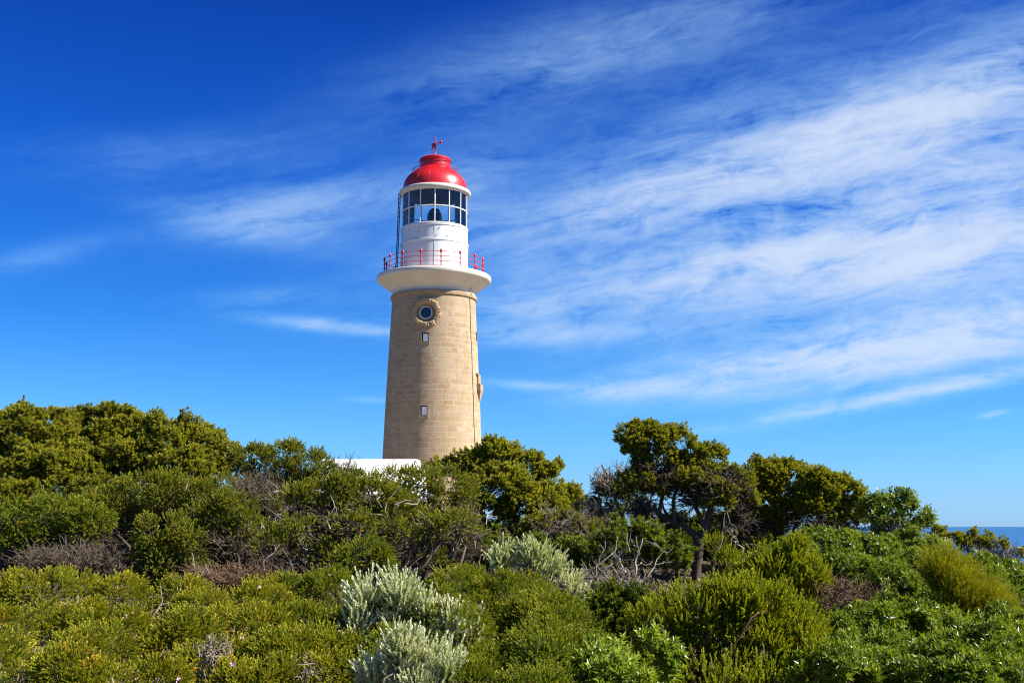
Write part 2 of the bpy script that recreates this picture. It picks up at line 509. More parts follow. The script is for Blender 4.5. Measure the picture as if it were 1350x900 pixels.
def stone_mat():
    m, t = new_mat('limestone_ashlar')
    uv = t.n('ShaderNodeUVMap', dict(uv_map='UVMap')).outputs[0]
    tc = t.n('ShaderNodeTexCoord')
    obj = tc.outputs['Object']
    wob = t.n('ShaderNodeTexNoise', Scale=3.0, Detail=3.0)
    t.t.links.new(uv, wob.inputs['Vector'])
    off = t.n('ShaderNodeVectorMath', dict(operation='MULTIPLY_ADD'))
    t.t.links.new(wob.outputs['Color'], off.inputs[0])
    off.inputs[1].default_value = (0.16, 0.07, 0)
    t.t.links.new(uv, off.inputs[2])
    def brick(w, h, mort):
        b = t.n('ShaderNodeTexBrick', dict(offset=0.43, offset_frequency=2, squash=0.62, squash_frequency=3),
                Vector=off.outputs[0], Color1=(0.0, 0.0, 0.0), Color2=(1, 1, 1), Mortar=(0.5, 0.5, 0.5), Scale=1.0,
                Mortar_Size=mort, Mortar_Smooth=0.35, Bias=0.0, Brick_Width=w, Row_Height=h)
        return b
    b1 = brick(0.86, 0.285, 0.024)
    b2 = brick(0.60, 0.285, 0.024)
    f = t.noise(obj, 0.55, 6, 0.6)
    g = t.noise(obj, 9.0, 8, 0.7)
    pick = t.ramp(t.noise(obj, 0.9, 2, 0.5), [(0.49, (0, 0, 0)), (0.51, (1, 1, 1))])
    bc = t.mix(pick, b1.outputs['Color'], b2.outputs['Color'])
    bf = t.mix(pick, b1.outputs['Fac'], b2.outputs['Fac'])
    stone = t.ramp(bc, [(0.0, (0.304, 0.207, 0.113)), (0.35, (0.374, 0.269, 0.160)), (0.7, (0.421, 0.312, 0.195)), (1.0, (0.484, 0.378, 0.257))])
    stone = t.mix(t.ramp(f, [(0.35, (0, 0, 0)), (0.7, (0.468, 0.468, 0.468))]), stone, (0.374, 0.269, 0.156))
    stone = t.mix(0.35, stone, t.ramp(g, [(0.3, (0.242, 0.156, 0.078)), (0.7, (0.468, 0.359, 0.234))]))
    # weathered streaks and patches
    mp = t.n('ShaderNodeMapping', Vector=obj, Scale=(1.4, 1.4, 0.16))
    s = t.noise(mp.outputs[0], 1.3, 7, 0.65, 0.4)
    stone = t.mix(t.ramp(s, [(0.50, (0, 0, 0)), (0.78, (0.429, 0.429, 0.429))]), stone, (0.226, 0.144, 0.074))
    # pale pointing, worn away in places
    fade = t.ramp(t.noise(obj, 1.1, 5, 0.7), [(0.40, (0.04, 0.04, 0.04)), (0.60, (0.5, 0.5, 0.5))])
    mor = t.m('MULTIPLY', bf, fade)
    col = t.mix(mor, stone, (0.56, 0.46, 0.335))
    bs = t.n('ShaderNodeBsdfPrincipled', Base_Color=col, Roughness=0.9)
    bs.inputs['Specular IOR Level'].default_value = 0.15
    hgt = t.m('ADD', t.m('MULTIPLY', bf, -0.35), t.m('ADD', t.m('MULTIPLY', g, 1.1), t.m('MULTIPLY', bc, 0.35)))
    bp = t.n('ShaderNodeBump', Strength=0.45, Distance=0.025, Height=hgt)
    t.t.links.new(bp.outputs[0], bs.inputs['Normal'])
    t.n('ShaderNodeOutputMaterial', Surface=bs.outputs[0])
    return m

def glass_mat(name, tint=(0.86, 0.95, 0.97)):
    m, t = new_mat(name)
    tp = t.n('ShaderNodeBsdfTransparent', Color=tint)
    gl = t.n('ShaderNodeBsdfGlossy', Color=(0.9, 0.95, 1.0), Roughness=0.02)
    fr = t.n('ShaderNodeFresnel', IOR=1.5)
    mx = t.n('ShaderNodeMixShader', i0=fr.outputs[0], i1=tp.outputs[0], i2=gl.outputs[0])
    t.n('ShaderNodeOutputMaterial', Surface=mx.outputs[0])
    return m

M = {}
def lighthouse():
    M['stone'] = stone_mat()
    M['trim'] = simple_mat('dressed_limestone', (0.36, 0.26, 0.15), 0.9, vary=0.25, scale=3.0, bump=0.5, spec=0.15)
    M['white'] = simple_mat('white_paint', (0.70, 0.70, 0.69), 0.45, vary=0.04, scale=1.5, spec=0.35, stain=(1.2, (0.62, 0.57, 0.48), 0.35))
    M['cream'] = simple_mat('weathered_white_render', (0.64, 0.595, 0.50), 0.7, vary=0.05, scale=1.2, spec=0.2, stain=(1.1, (0.50, 0.42, 0.28), 0.55))
    M['red'] = simple_mat('red_paint', (0.52, 0.010, 0.018), 0.38, vary=0.12, scale=1.6, spec=0.5, stain=(1.5, (0.48, 0.02, 0.03), 0.5))
    M['redrail'] = simple_mat('red_railing_paint', (0.46, 0.006, 0.018), 0.4, vary=0.1)
    M['dark'] = simple_mat('dark_iron', (0.025, 0.03, 0.035), 0.55, vary=0.2)
    M['ceil'] = simple_mat('lantern_ceiling_grey', (0.36, 0.42, 0.46), 0.8, vary=0.1)
    M['lensglass'] = simple_mat('green_lens_glass', (0.03, 0.06, 0.055), 0.12, vary=0.3, spec=0.8)
    M['brass'] = simple_mat('dull_brass', (0.25, 0.20, 0.10), 0.4, metal=0.8)
    M['glass'] = glass_mat('lantern_glass')
    M['darkpane'] = simple_mat('dark_window_pane', (0.008, 0.014, 0.016), 0.08, vary=0.3, spec=0.6)
    M['shutter'] = simple_mat('white_metal_shutter', (0.90, 0.89, 0.88), 0.45, metal=0.0, vary=0.03)
    rt = root('lighthouse', T0, 'sandstone lighthouse tower with white gallery, red dome and red railing', 'lighthouse')

    # ---- stone shaft with real recesses cut for its windows
    shaft_pts = [(398, 54.8), (440, 57.1), (480, 59.4), (514, 61.2), (555, 63.2), (595, 65.0)]
    P = prof(shaft_pts)
    zb, rb = TG - 0.6, None
    slope = (P[-1][0] - P[-3][0]) / (P[-1][1] - P[-3][1])
    rb = P[-1][0] + slope * (zb - P[-1][1])
    P = [(0.0, P[0][1])] + P + [(rb, zb), (0.0, zb)]
    seg = 144
    def shaft_r(z):
        zs = [p[1] for p in P[1:-1]][::-1]; rs_ = [p[0] for p in P[1:-1]][::-1]
        return float(np.interp(z, zs, rs_))
    rows = np.linspace(P[-2][1], P[1][1], 60)
    th = PHI0 + math.pi + np.arange(seg + 1) * 2 * math.pi / seg
    V, UV = [], []
    for z in rows:
        r = shaft_r(z)
        for i in range(seg):
            V.append((TX + r * math.cos(th[i]), TY + r * math.sin(th[i]), z))
    q = [(k * seg + i, k * seg + (i + 1) % seg, (k + 1) * seg + (i + 1) % seg, (k + 1) * seg + i) for k in range(59) for i in range(seg)]
    me = bpy.data.meshes.new('stone_shaft')
    faces = q + [tuple(range(seg - 1, -1, -1)), tuple(range(59 * seg, 60 * seg))]
    me.from_pydata([tuple(np.array(v) - T0) for v in V], [], faces)
    ul = me.uv_layers.new(name='UVMap')
    rm = 2.55
    for p in me.polygons:
        for li in p.loop_indices:
            co = me.vertices[me.loops[li].vertex_index].co
            c = p.center
            base = (math.atan2(c[1], c[0]) - PHI0) % (2 * math.pi)
            a = (math.atan2(co[1], co[0]) - PHI0) % (2 * math.pi)
            if a - base > math.pi: a -= 2 * math.pi
            if base - a > math.pi: a += 2 * math.pi
            ul.data[li].uv = (a * rm, co[2])
    me.materials.append(M['stone'])
    shaft = bpy.data.objects.new('stone_shaft', me)
    COL.objects.link(shaft)

    def frame_at(deg, z):
        """point on the shaft surface, with outward, right and up directions as seen from outside"""
        a = seen(deg)
        n = np.array([math.cos(a), math.sin(a), 0.0])
        rt_ = np.array([-math.sin(a), math.cos(a), 0.0])
        r = shaft_r(z)
        return np.array([TX, TY, z]) + r * n, n, rt_
    px = 67.0 / F
    W = []
    for (v, hw, hh) in ((444.5, 4.6, 6.4), (541.5, 4.6, 6.8)):
        W.append((-10.5, float(at(562, v, TY - 2.45)[2]), hw * px / math.cos(R(10)), hh * px))
    oc = (-10.5, float(at(562, 411.5, TY - 2.4)[2]))
    cut = bmesh_cutters = MB()
    for (d, z, hw, hh) in W:
        c, n, rr = frame_at(d, z)
        cut.box(c, rr * hw, n * 0.45, np.array([0, 0, hh]))
    c, n, rr = frame_at(*oc)
    ang = np.arange(32) * 2 * math.pi / 32
    ro = 0.57
    Vc = [c + n * 0.6 + ro * (math.cos(t) * rr + math.sin(t) * np.array([0, 0, 1.0])) for t in ang] + \
         [c - n * 0.55 + ro * (math.cos(t) * rr + math.sin(t) * np.array([0, 0, 1.0])) for t in ang]
    cut.add(Vc, [(i, (i + 1) % 32, 32 + (i + 1) % 32, 32 + i) for i in range(32)] + [tuple(range(31, -1, -1)), tuple(range(32, 64))])
    # side windows further round
    for (d, v, hw, hh) in ((79.5, 444.5, .2, .27),):
        c, n, rr = frame_at(d, tz(v))
        cut.box(c, rr * hw, n * 0.45, np.array([0, 0, hh]))
    cm = bpy.data.meshes.new('cutter')
    cm.from_pydata([tuple(v - T0) for v in np.concatenate(cut.V)], [], cut.Q)
    import bmesh
    bm = bmesh.new(); bm.from_mesh(cm); bmesh.ops.recalc_face_normals(bm, faces=bm.faces[:]); bm.to_mesh(cm); bm.free()
    bm = bmesh.new(); bm.from_mesh(me); bmesh.ops.recalc_face_normals(bm, faces=bm.faces[:]); bm.to_mesh(me); bm.free()
    co = bpy.data.objects.new('cutter', cm); COL.objects.link(co)
    md = shaft.modifiers.new('cut', 'BOOLEAN'); md.object = co; md.operation = 'DIFFERENCE'; md.solver = 'EXACT'
    bpy.context.view_layer.update()
    me2 = bpy.data.meshes.new_from_object(shaft.evaluated_get(bpy.context.evaluated_depsgraph_get()))
    shaft.modifiers.clear(); shaft.data = me2
    bpy.data.objects.remove(co); bpy.data.meshes.remove(cm)
    me2.polygons.foreach_set('use_smooth', np.ones(len(me2.polygons), bool))
    me2.set_sharp_from_angle(angle=R(30))
    if not me2.materials: me2.materials.append(M['stone'])
    shaft.parent = rt; WLOC[shaft.name] = T0

    # ---- small windows: white shutter in a dark frame at the back of the recess, stone sill
    for (d, z, hw, hh) in W:
        c, n, rr = frame_at(d, z)
        up = np.array([0, 0, 1.0])
        b = MB(); b.box(c - n * 0.25, rr * (hw - .002), n * 0.02, up * (hh - .002))
        wf = b.build('window', M['trim'], rt)
        b = MB(); b.box(c - n * 0.075 + rr * .02 - up * .01, rr * (hw - .06), n * 0.014, up * (hh - .06))
        b.build('shutter', M['shutter'], wf, bevel=.006)
        b = MB(); b.box(c - n * 0.03 - up * (hh + .045), rr * (hw + .06), n * 0.075, up * .042)
        b.build('sill', M['trim'], wf, bevel=.01)
    # ---- round window with a rough carved stone surround
    rng = np.random.default_rng(3)
    c, n, rr = frame_at(*oc)
    up = np.array([0, 0, 1.0])
    rsh = shaft_r(oc[1])
    na = 120
    sec = [(0.40, -0.16), (0.56, 0.06), (0.59, 0.10), (0.65, 0.10), (0.71, 0.12), (0.78, 0.10), (0.82, 0.05), (0.82, -0.06)]
    V = []
    blocks = rng.normal(0, 0.014, 22)
    for i in range(na):
        t = 2 * math.pi * i / na
        bl = blocks[int(i / na * 22)]
        ed = abs((i / na * 22) % 1 - .5) * 2
        amp = 0.35 if R(75) < t < R(205) else 1.0          # the windward lower side is more broken
        for j, (r, o) in enumerate(sec):
            k = amp if 2 <= j <= 6 else 0.0
            r2 = r + k * (rng.normal(0, 0.010) + (bl + (.02 if 0.1 < ed < .85 else -.015)) * (j >= 4))
            o2 = o + k * (rng.normal(0, 0.012) + bl + (-.02 if ed > .85 else 0) * (j >= 4))
            x = r2 * math.cos(t); z = r2 * math.sin(t)
            drop = rsh - math.sqrt(max(rsh * rsh - x * x, 0.01))
            V.append(c + rr * x + up * z + n * (o2 - drop))
    k = len(sec)
    Q = [(i * k + j, ((i + 1) % na) * k + j, ((i + 1) % na) * k + j + 1, i * k + j + 1) for i in range(na) for j in range(k - 1)]
    b = MB(); b.add(V, Q)
    ow = b.build('round_window', M['trim'], rt)
    ang = np.arange(40) * 2 * math.pi / 40
    def disc(r0, r1, o0, o1):
        V = [c + n * o + r * (math.cos(t) * rr + math.sin(t) * up) for t in ang for (r, o) in ((r0, o0), (r1, o0), (r1, o1), (r0, o1))]
        return V, [(i * 4 + j, ((i + 1) % 40) * 4 + j, ((i + 1) % 40) * 4 + (j + 1) % 4, i * 4 + (j + 1) % 4) for i in range(40) for j in range(4)]
    b = MB(); b.add(*disc(0.305, 0.345, -0.05, -0.12)); b.build('window_frame', M['white'], ow, smooth=True, sharp=50)
    b = MB(); b.add(*disc(0.346, 0.419, -0.07, -0.12)); b.build('stone_ring', M['trim'], ow)
    V, Q = [c - n * 0.10 + 0.304 * (math.cos(t) * rr + math.sin(t) * up) for t in ang], [tuple(range(40))]
    b = MB(); b.add(V, Q); b.build('window_pane', M['darkpane'], ow)
    # ---- carved hood over the window on the right-hand side of the shaft
    def hood(deg, v0, v1, pr):
        b = MB()
        z1, z0 = tz(v0), tz(v1)
        H = z1 - z0
        for (f0, f1, w, p0, p1) in ((0.93, 1.0, .50, .10, .05), (0.62, .93, .38, .055, .08), (0.38, .62, .46, pr, pr + .02), (0.0, .38, .40, .03, pr)):
            za, zb_ = z0 + f0 * H, z0 + f1 * H
            V = []
            for z, p in ((za, p0 if f0 > .9 else p0), (zb_, p1)):
                cc, nn, r_ = frame_at(deg, z)
                ww = w * (0.35 if (f0 == 0.0 and z == za) else 1)
                V += [cc - r_ * ww - nn * .25, cc + r_ * ww - nn * .25, cc + r_ * ww + nn * p, cc - r_ * ww + nn * p]
            b.add(V, [(3, 2, 1, 0), (4, 5, 6, 7), (0, 1, 5, 4), (1, 2, 6, 5), (2, 3, 7, 6), (3, 0, 4, 7)])
        return b.build('window_hood', M['trim'], rt, bevel=.012)
    hood(78.5, 494, 530, 0.17)
    # ---- rounded stone band under the gallery
    lathe('stone_band', prof([(398.2, 54.0), (397.6, 55.3), (396.8, 56.6), (395.0, 57.1), (392.8, 56.9), (391.9, 56.1), (391.6, 54.9), (391.5, 53.0)]), M['trim'], rt)
    # ---- white flared gallery
    lathe('gallery', prof([(391.8, 50.0), (391.5, 54.0), (388.0, 54.8), (386.0, 56.0), (384.0, 58.2), (381.8, 61.2), (379.3, 64.6), (376.8, 68.0), (374.5, 70.5), (374.0, 71.2), (373.4, 71.5),
                           (373.2, 73.4), (372.2, 74.4), (370.8, 75.0), (368.8, 75.2), (366.9, 75.0), (365.8, 74.2), (365.3, 73.0), (364.9, 70.0), (364.3, 43.0)]), M['cream'], rt, seg=128, sharp=50)
    zd = tz(364.8)
    # ---- lantern drum
    dr = prof([(365.4, 44.4), (326.4, 44.3), (325.8, 45.1), (323.9, 45.1), (323.3, 43.8), (306.4, 43.5), (305.9, 44.4), (304.6, 44.4), (304.1, 42.9), (304.0, 38.0)])
    drum = lathe('lantern_drum', dr, M['white'], rt, sharp=30)
    z0, z1, z2 = zd, tz(325.9), tz(306.6)
    for k in range(14):
        d = k * 360 / 14
        for (za, zb_, hw) in ((z0 + .02, z1 - .01, 44.33), (tz(323.2), z2, 43.65)):
            b = MB()
            r = tr_(hw, 330)
            p = ring_pt(d, r, (za + zb_) / 2); nn = (p - np.array([TX, TY, p[2]])); nn /= np.linalg.norm(nn)
            rr2 = np.array([-nn[1], nn[0], 0])
            b.box(p, rr2 * 0.02, nn * 0.012, np.array([0, 0, (zb_ - za) / 2]))
            b.build('panel_seam', M['white'], drum)
    for d, v in ((-17, 334), (4, 320), (22, 320), (-28, 315), (9, 310), (-3, 324)):
        b = MB()
        p = ring_pt(d, tr_(43.9, 320) + .02, tz(v)); b.spin(p, [(.02, -.02), (.03, 0), (.02, .02)], 8)
        b.build('bolt', M['trim'], drum)
    # ---- lantern glazing
    zs, zt = tz(304.1), tz(258.6)
    rg = tr_(42.6, 278)
    gl = lathe('lantern_glass', [(rg - .02, zs), (rg - .02, zt)], M['glass'], rt, seg=112)
    zm = tz(281.4)
    b = MB()
    for k in range(14):
        d = k * 360 / 14
        b.bar(ring_pt(d, rg, zs), ring_pt(d, rg, zt), 0.036, 6)
    b.ring(rg, zm, 0.036, 112); b.ring(rg + .02, zs + .03, 0.05, 112); b.ring(rg + .02, zt - .03, 0.05, 112)
    b.build('glazing_bar', M['white'], gl, smooth=True)
    lathe('lantern_floor', [(rg - .03, tz(304)), (0.01, tz(304))], M['ceil'], rt)
    # lens on its pedestal
    cx = np.array([TX, TY, 0.0])
    zl = tz(304)
    htop = tz(272.6) - zl
    b = MB()
    pts = [(0.34, 0.0), (0.36, 0.1)]
    nrib = 15
    for i in range(nrib):
        f = i / (nrib - 1)
        r = 0.40 * math.sqrt(max(.03, 1 - max(0, (f - .45) / .56) ** 2.4))
        pts += [(r + .022, 0.12 + f * (htop - .22)), (r - .012, 0.12 + (f + .5 / nrib) * (htop - .22))]
    pts += [(0.05, htop - .06), (0.02, htop)]
    b.spin(cx + np.array([0, 0, zl]), pts, 24)
    le = b.build('lens', M['lensglass'], rt, smooth=True, sharp=25)
    b = MB()
    for k in range(6):
        a = k * math.pi / 3 + .3
        prev = None
        for i in range(8):
            f = i / 7
            r = 0.425 * math.sqrt(max(.03, 1 - max(0, (f - .45) / .56) ** 2.4))
            p = np.array([TX + r * math.cos(a), TY + r * math.sin(a), zl + .12 + f * (htop - .22)])
            if prev is not None: b.bar(prev, p, .018, 5)
            prev = p
    b.build('lens_frame', M['brass'], le)
    # ---- white cornice under the dome
    lathe('roof_cornice', prof([(252.0, 41.6), (253.0, 44.6), (253.8, 46.2), (255.0, 47.0), (256.8, 47.1), (258.2, 46.6), (258.9, 45.4), (259.0, 42.0), (258.0, 41.0)]),
          M['cream'], rt, closed=True, sharp=45)
    # ---- red bell-shaped dome
    D = [(252.8, 42.4), (248.4, 42.0), (243.4, 40.8), (239.8, 39.2), (236.5, 37.0), (233.0, 34.0), (230.0, 30.8), (227.0, 26.8), (224.8, 23.2), (223.2, 20.8), (222.4, 20.2)]
    dome = lathe('dome', prof(D), M['red'], rt, sharp=60)
    ceil = lathe('dome_ceiling', [(max(r - .07, .2), z - .05) for r, z in prof(D)] + [(0.01, tz(222.6) - .06)], M['ceil'], dome)
    DP = prof(D)
    for k in range(16):
        b = MB()
        a = PHI0 + (k + .5) * 2 * math.pi / 16
        pr_ = None
        for (r, z) in DP[1:-1]:
            p = np.array([TX + (r + .004) * math.cos(a), TY + (r + .004) * math.sin(a), z])
            if pr_ is not None: b.bar(pr_, p, .006, 4)
            pr_ = p
        b.build('dome_seam', M['red'], dome)
    b = MB()
    rh = tr_(29.9, 226)
    b.ring(rh, tz(225.4), .022, 72)
    for k in range(8):
        d = k * 45 + 20
        b.bar(ring_pt(d, rh, tz(225.4)), ring_pt(d, tr_(26, 229), tz(229.2)), .016, 5)
    b.build('dome_handrail', M['redrail'], dome, smooth=True)
    # ---- ventilator
    vent = lathe('ventilator', prof([(224.6, 20.6), (223.4, 20.6), (222.9, 19.6), (214.0, 19.5), (213.4, 20.3), (212.3, 20.9), (211.0, 20.7), (209.4, 18.4), (208.0, 13.0), (207.0, 6.0), (206.6, 2.0), (206.5, 0.05)]), M['red'], rt, sharp=40)
    b = MB(); b.ring(tr_(21.4, 213), tz(214.2), .022, 72)
    b.ring(tr_(20.7, 222), tz(223.4), .03, 72)
    b.build('vent_ring', M['redrail'], vent, smooth=True)
    # ---- weather vane: mast, counterweight ball and flat tail
    b = MB()
    zv = tz(206.6)
    s_ = 66.5 / F
    c0 = np.array([TX, TY, zv])
    b.spin(c0, [(0.075, -.1), (0.07, .1), (0.045, .14), (.045, .55), (.06, .57), (.06, .62), (.03, .65), (.026, 1.14), (.012, 1.22)], 10)
    vn = b.build('weather_vane', M['redrail'], rt, smooth=True)
    zc = zv + 0.70
    ax = np.array([0.93, -0.35, 0.0]); ax /= np.linalg.norm(ax)
    c1 = np.array([TX, TY, zc])
    tip = c1 + ax * 0.30 + np.array([0, 0, .13])
    b = MB(); b.bar(c1 - ax * .12 - np.array([0, 0, .05]), tip, .022, 6)
    b.spin(tip + ax * .03, [(.03, -.09), (.08, -.05), (.095, 0), (.08, .05), (.03, .09)], 10)
    b.build('counterweight', M['redrail'], vn, smooth=True)
    side = np.array([-ax[1], ax[0], 0])
    outl = [(0.04, .08), (-.10, .13), (-.24, .08), (-.27, .0), (-.18, -.02), (-.22, -.20), (-.28, -.33), (-.12, -.20), (0.02, -.04)]
    V = [c1 + ax * x + np.array([0, 0, z]) + side * s2 for s2 in (-.012, .012) for x, z in outl]
    no = len(outl)
    b = MB(); b.add(V, [tuple(range(no - 1, -1, -1)), tuple(range(no, 2 * no))] + [(i, (i + 1) % no, no + (i + 1) % no, no + i) for i in range(no)])
    b.build('vane_tail', M['redrail'], vn)
    # ---- gallery railing
    rr_ = tr_(65.6, 352)
    hpost = 0.94
    hs = [0.06, .36, .67, .97]
    b = MB()
    for h in hs[:]:
        b.ring(rr_, zd + h * (hpost - .06), .016, 96)
    rail = b.build('railing', M['redrail'], rt, smooth=True)
    for k in range(16):
        d = -15 + 22.5 * k
        p = ring_pt(d, rr_, zd - .02)
        b = MB()
        pts = [(.06, 0), (.06, .05), (.029, .07)]
        for h in hs[1:3]:
            zz = h * (hpost - .06)
            pts += [(.026, zz - .06), (.042, zz - .03), (.042, zz + .03), (.026, zz + .06)]
        pts += [(.028, hpost - .16), (.05, hpost - .13), (.07, hpost - .06), (.066, hpost - .02), (.03, hpost + .05), (.012, hpost + .10)]
        b.spin(p, pts, 10)
        b.build('railing_post', M['redrail'], rail, smooth=True, sharp=50)
    # ---- iron ladder leaning on the lantern, seen from the side
    b = MB()
    pa = ring_pt(-86, tr_(49.6, 352), zd); pb = ring_pt(-86, tr_(46.4, 262), tz(258.0))
    nn = pa - np.array([TX, TY, pa[2]]); nn /= np.linalg.norm(nn); sd = np.array([-nn[1], nn[0], 0.])
    sd = (sd * 0.97 + nn * .24)
    for s2 in (-.2, .2):
        b.bar(pa + sd * s2, pb + sd * s2, .030, 6)
    nr = 18
    for i in range(1, nr):
        f = i / nr
        b.bar(pa + (pb - pa) * f - sd * .2, pa + (pb - pa) * f + sd * .2, .016, 5)
    b.build('ladder', M['dark'], rt)
    # ---- lightning conductor running from the gallery down the shaft
    b = MB()
    d = 58.0
    pth = [(d + 3.0, 72.2, 372.2, .03), (d + 3, 66.8, 376.6, .02), (d + 1, 60, 381.7, .02), (d - 1, 56.0, 385.0, .02)]
    pts = [ring_pt(dd, tr_(hw, v) + o, tz(v)) for dd, hw, v, o in pth]
    pts += [ring_pt(d - 1.5, tr_(57.3, 393) + .03, tz(393))]
    for v in np.linspace(399, 640, 26):
        pts.append(ring_pt(d - 1 + .35 * math.sin(v * .11), shaft_r(tz(v)) + .015, tz(v)))
    for p_, q_ in zip(pts[:-1], pts[1:]):
        b.bar(p_, q_, .017, 5)
    b.build('lightning_conductor', M['dark'], rt)

lighthouse()

# ------------------------------------------------------------------ low white outbuilding in front of the tower
def outbuilding():
    Y = 46.0
    A, B = at(404, 602, Y), at(557, 612, Y)
    x0, x1 = A[0], B[0] + .05
    zt = at(500, 602, Y)[2]
    gz = float(ground_z((x0 + x1) / 2, Y))
    rt = root('outbuilding', ((x0 + x1) / 2, Y + 1.6, gz), 'low white outbuilding with rounded vault roof below the lighthouse tower', 'building')
    mw = simple_mat('whitewash', (0.82, 0.82, 0.80), 0.8, vary=0.03, scale=0.8, spec=0.2, stain=(0.9, (0.66, 0.63, 0.56), 0.35))
    # roof: low pitched vault, both ends rounded over
    n, k = 60, 15
    zw = zt - 1.45
    xs = np.linspace(0, 1, n)
    V = []
    L = x1 - x0
    for i in range(n):
        x = x0 + L * (0.5 - 0.5 * math.cos(math.pi * xs[i]))
        e = min(x - x0, x1 - x)
        h = 1.45 * (1 - max(0, 1 - e / 0.42) ** 2.3) ** (1 / 2.3)
        for j in range(k):
            t = j / (k - 1) * 2 - 1
            y = Y + 1.6 + 1.9 * t
            V.append((x, y, zw + h * (1 - abs(t) ** 1.5)))
    Q = [(i * k + j, (i + 1) * k + j, (i + 1) * k + j + 1, i * k + j + 1) for i in range(n - 1) for j in range(k - 1)]
    make_mesh('roof', np.array(V), quads=np.array(Q), mats=[mw], parent=rt, smooth=True, sharp=40)
    b = MB(); b.box(((x0 + x1) / 2, Y + 1.6, (zw + gz - .3) / 2), (L / 2 - .06, 0, 0), (0, 1.84, 0), (0, 0, (zw - gz + .3) / 2 - .005))
    b.build('wall', mw, rt)
outbuilding()
#@@PLANTS

# ------------------------------------------------------------------ plants: shoots, twigs, shrubs and trees
GA = math.pi * (3 - math.sqrt(5))
def leaf(L, W, fold=0.25, bend=0.0):
    """folded leaf along +Y with four vertices, two triangles"""
    V = np.array([[0, 0, 0], [-W / 2, L * .5, W * fold], [W / 2, L * .5, W * fold], [0, L, -bend * L]])
    return V, np.array([[0, 2, 3], [0, 3, 1]])

def shoot(rng, n, axis, L, W, inc0, inc1, z0=0.05, fold=.3, stem=True):
    """a leafy shoot along +Z: leaves in a spiral, spreading low down and upright at the tip"""
    Vs, Ts, tip = [], [], []
    off = 0
    ph = rng.uniform(0, 6.28)
    for i in range(n):
        f = (i + .5) / n
        z = axis * (z0 + (1 - z0) * f)
        inc = R(inc0 + (inc1 - inc0) * f + rng.normal(0, 7))
        sc_ = rng.uniform(.8, 1.15)
        V, T = leaf(L * sc_, W * sc_ * rng.uniform(.85, 1.15), fold, rng.uniform(0, .15))
        # tilt: +Y leaf axis goes from +Z (inc=0) outwards
        c, s = math.cos(math.pi / 2 - inc), math.sin(math.pi / 2 - inc)
        y, zz = V[:, 1] * c - V[:, 2] * s, V[:, 1] * s + V[:, 2] * c
        x = V[:, 0]
        a = ph + i * GA
        ca, sa = math.cos(a), math.sin(a)
        Vs.append(np.stack([x * ca - y * sa, x * sa + y * ca, zz + z], -1))
        Ts.append(T + off)
        tip.append(np.clip(np.array([f * .8, f * .9, f * .9, f + .15]), 0, 1))
        off += 4
    return np.concatenate(Vs), np.concatenate(Ts), np.concatenate(tip)

def templates(kind, k=5):
    rng = np.random.default_rng(sum(map(ord, kind)))
    out = []
    for _ in range(k):
        if kind == 'finger':   out.append(shoot(rng, 16, 1.0, .20, .15, 34, 6))
        elif kind == 'fingerlow': out.append(shoot(rng, 11, .9, .28, .20, 38, 8))
        elif kind == 'rosette': out.append(shoot(rng, 11, .50, .52, .22, 72, 10))
        elif kind == 'broad':  out.append(shoot(rng, 8, .35, .68, .27, 82, 22, fold=.18))
        elif kind == 'spray':  out.append(shoot(rng, 15, 1.0, .24, .13, 36, 8))
        elif kind == 'spike':  out.append(shoot(rng, 16, 1.0, .20, .12, 40, 8))
        elif kind == 'needle': out.append(shoot(rng, 14, 1.0, .26, .045, 50, 16))
        elif kind == 'open':   out.append(shoot(rng, 8, .45, .60, .26, 100, 30, fold=.12))
    return out
TPL = {k: templates(k) for k in ('finger', 'fingerlow', 'rosette', 'broad', 'spray', 'spike', 'needle', 'open')}

def unit(a): return a / np.maximum(np.linalg.norm(a, axis=-1, keepdims=True), 1e-9)

def plant_shoots(rng, kind, P, A, S, tint):
    """place one shoot template per point; returns vertices, triangles, tint and tip"""
    tp = TPL[kind]
    n = len(P)
    which = rng.integers(0, len(tp), n)
    A = unit(A)
    ref = np.where(np.abs(A[:, 2:3]) < .9, np.array([[0, 0, 1.0]]), np.array([[1.0, 0, 0]]))
    E = unit(np.cross(ref, A)); Fv = np.cross(A, E)
    ro = rng.uniform(0, 6.28, n)[:, None]
    E2 = E * np.cos(ro) + Fv * np.sin(ro); F2 = np.cross(A, E2)
    Vs, Ts, ti, tp_ = [], [], [], []
    off = 0
    for w in range(len(tp)):
        idx = np.nonzero(which == w)[0]
        if len(idx) == 0: continue
        V, T, tv = tp[w]
        s = S[idx][:, None, None]
        W = P[idx][:, None, :] + s * (V[None, :, 0:1] * E2[idx][:, None, :] + V[None, :, 1:2] * F2[idx][:, None, :] + V[None, :, 2:3] * A[idx][:, None, :])
        m_ = len(V)
        Vs.append(W.reshape(-1, 3))
        Ts.append((T[None] + (np.arange(len(idx)) * m_)[:, None, None]).reshape(-1, 3) + off)
        ti.append(np.repeat(tint[idx], m_)); tp_.append(np.tile(tv, len(idx)))
        off += len(idx) * m_
    return np.concatenate(Vs), np.concatenate(Ts), np.concatenate(ti), np.concatenate(tp_)

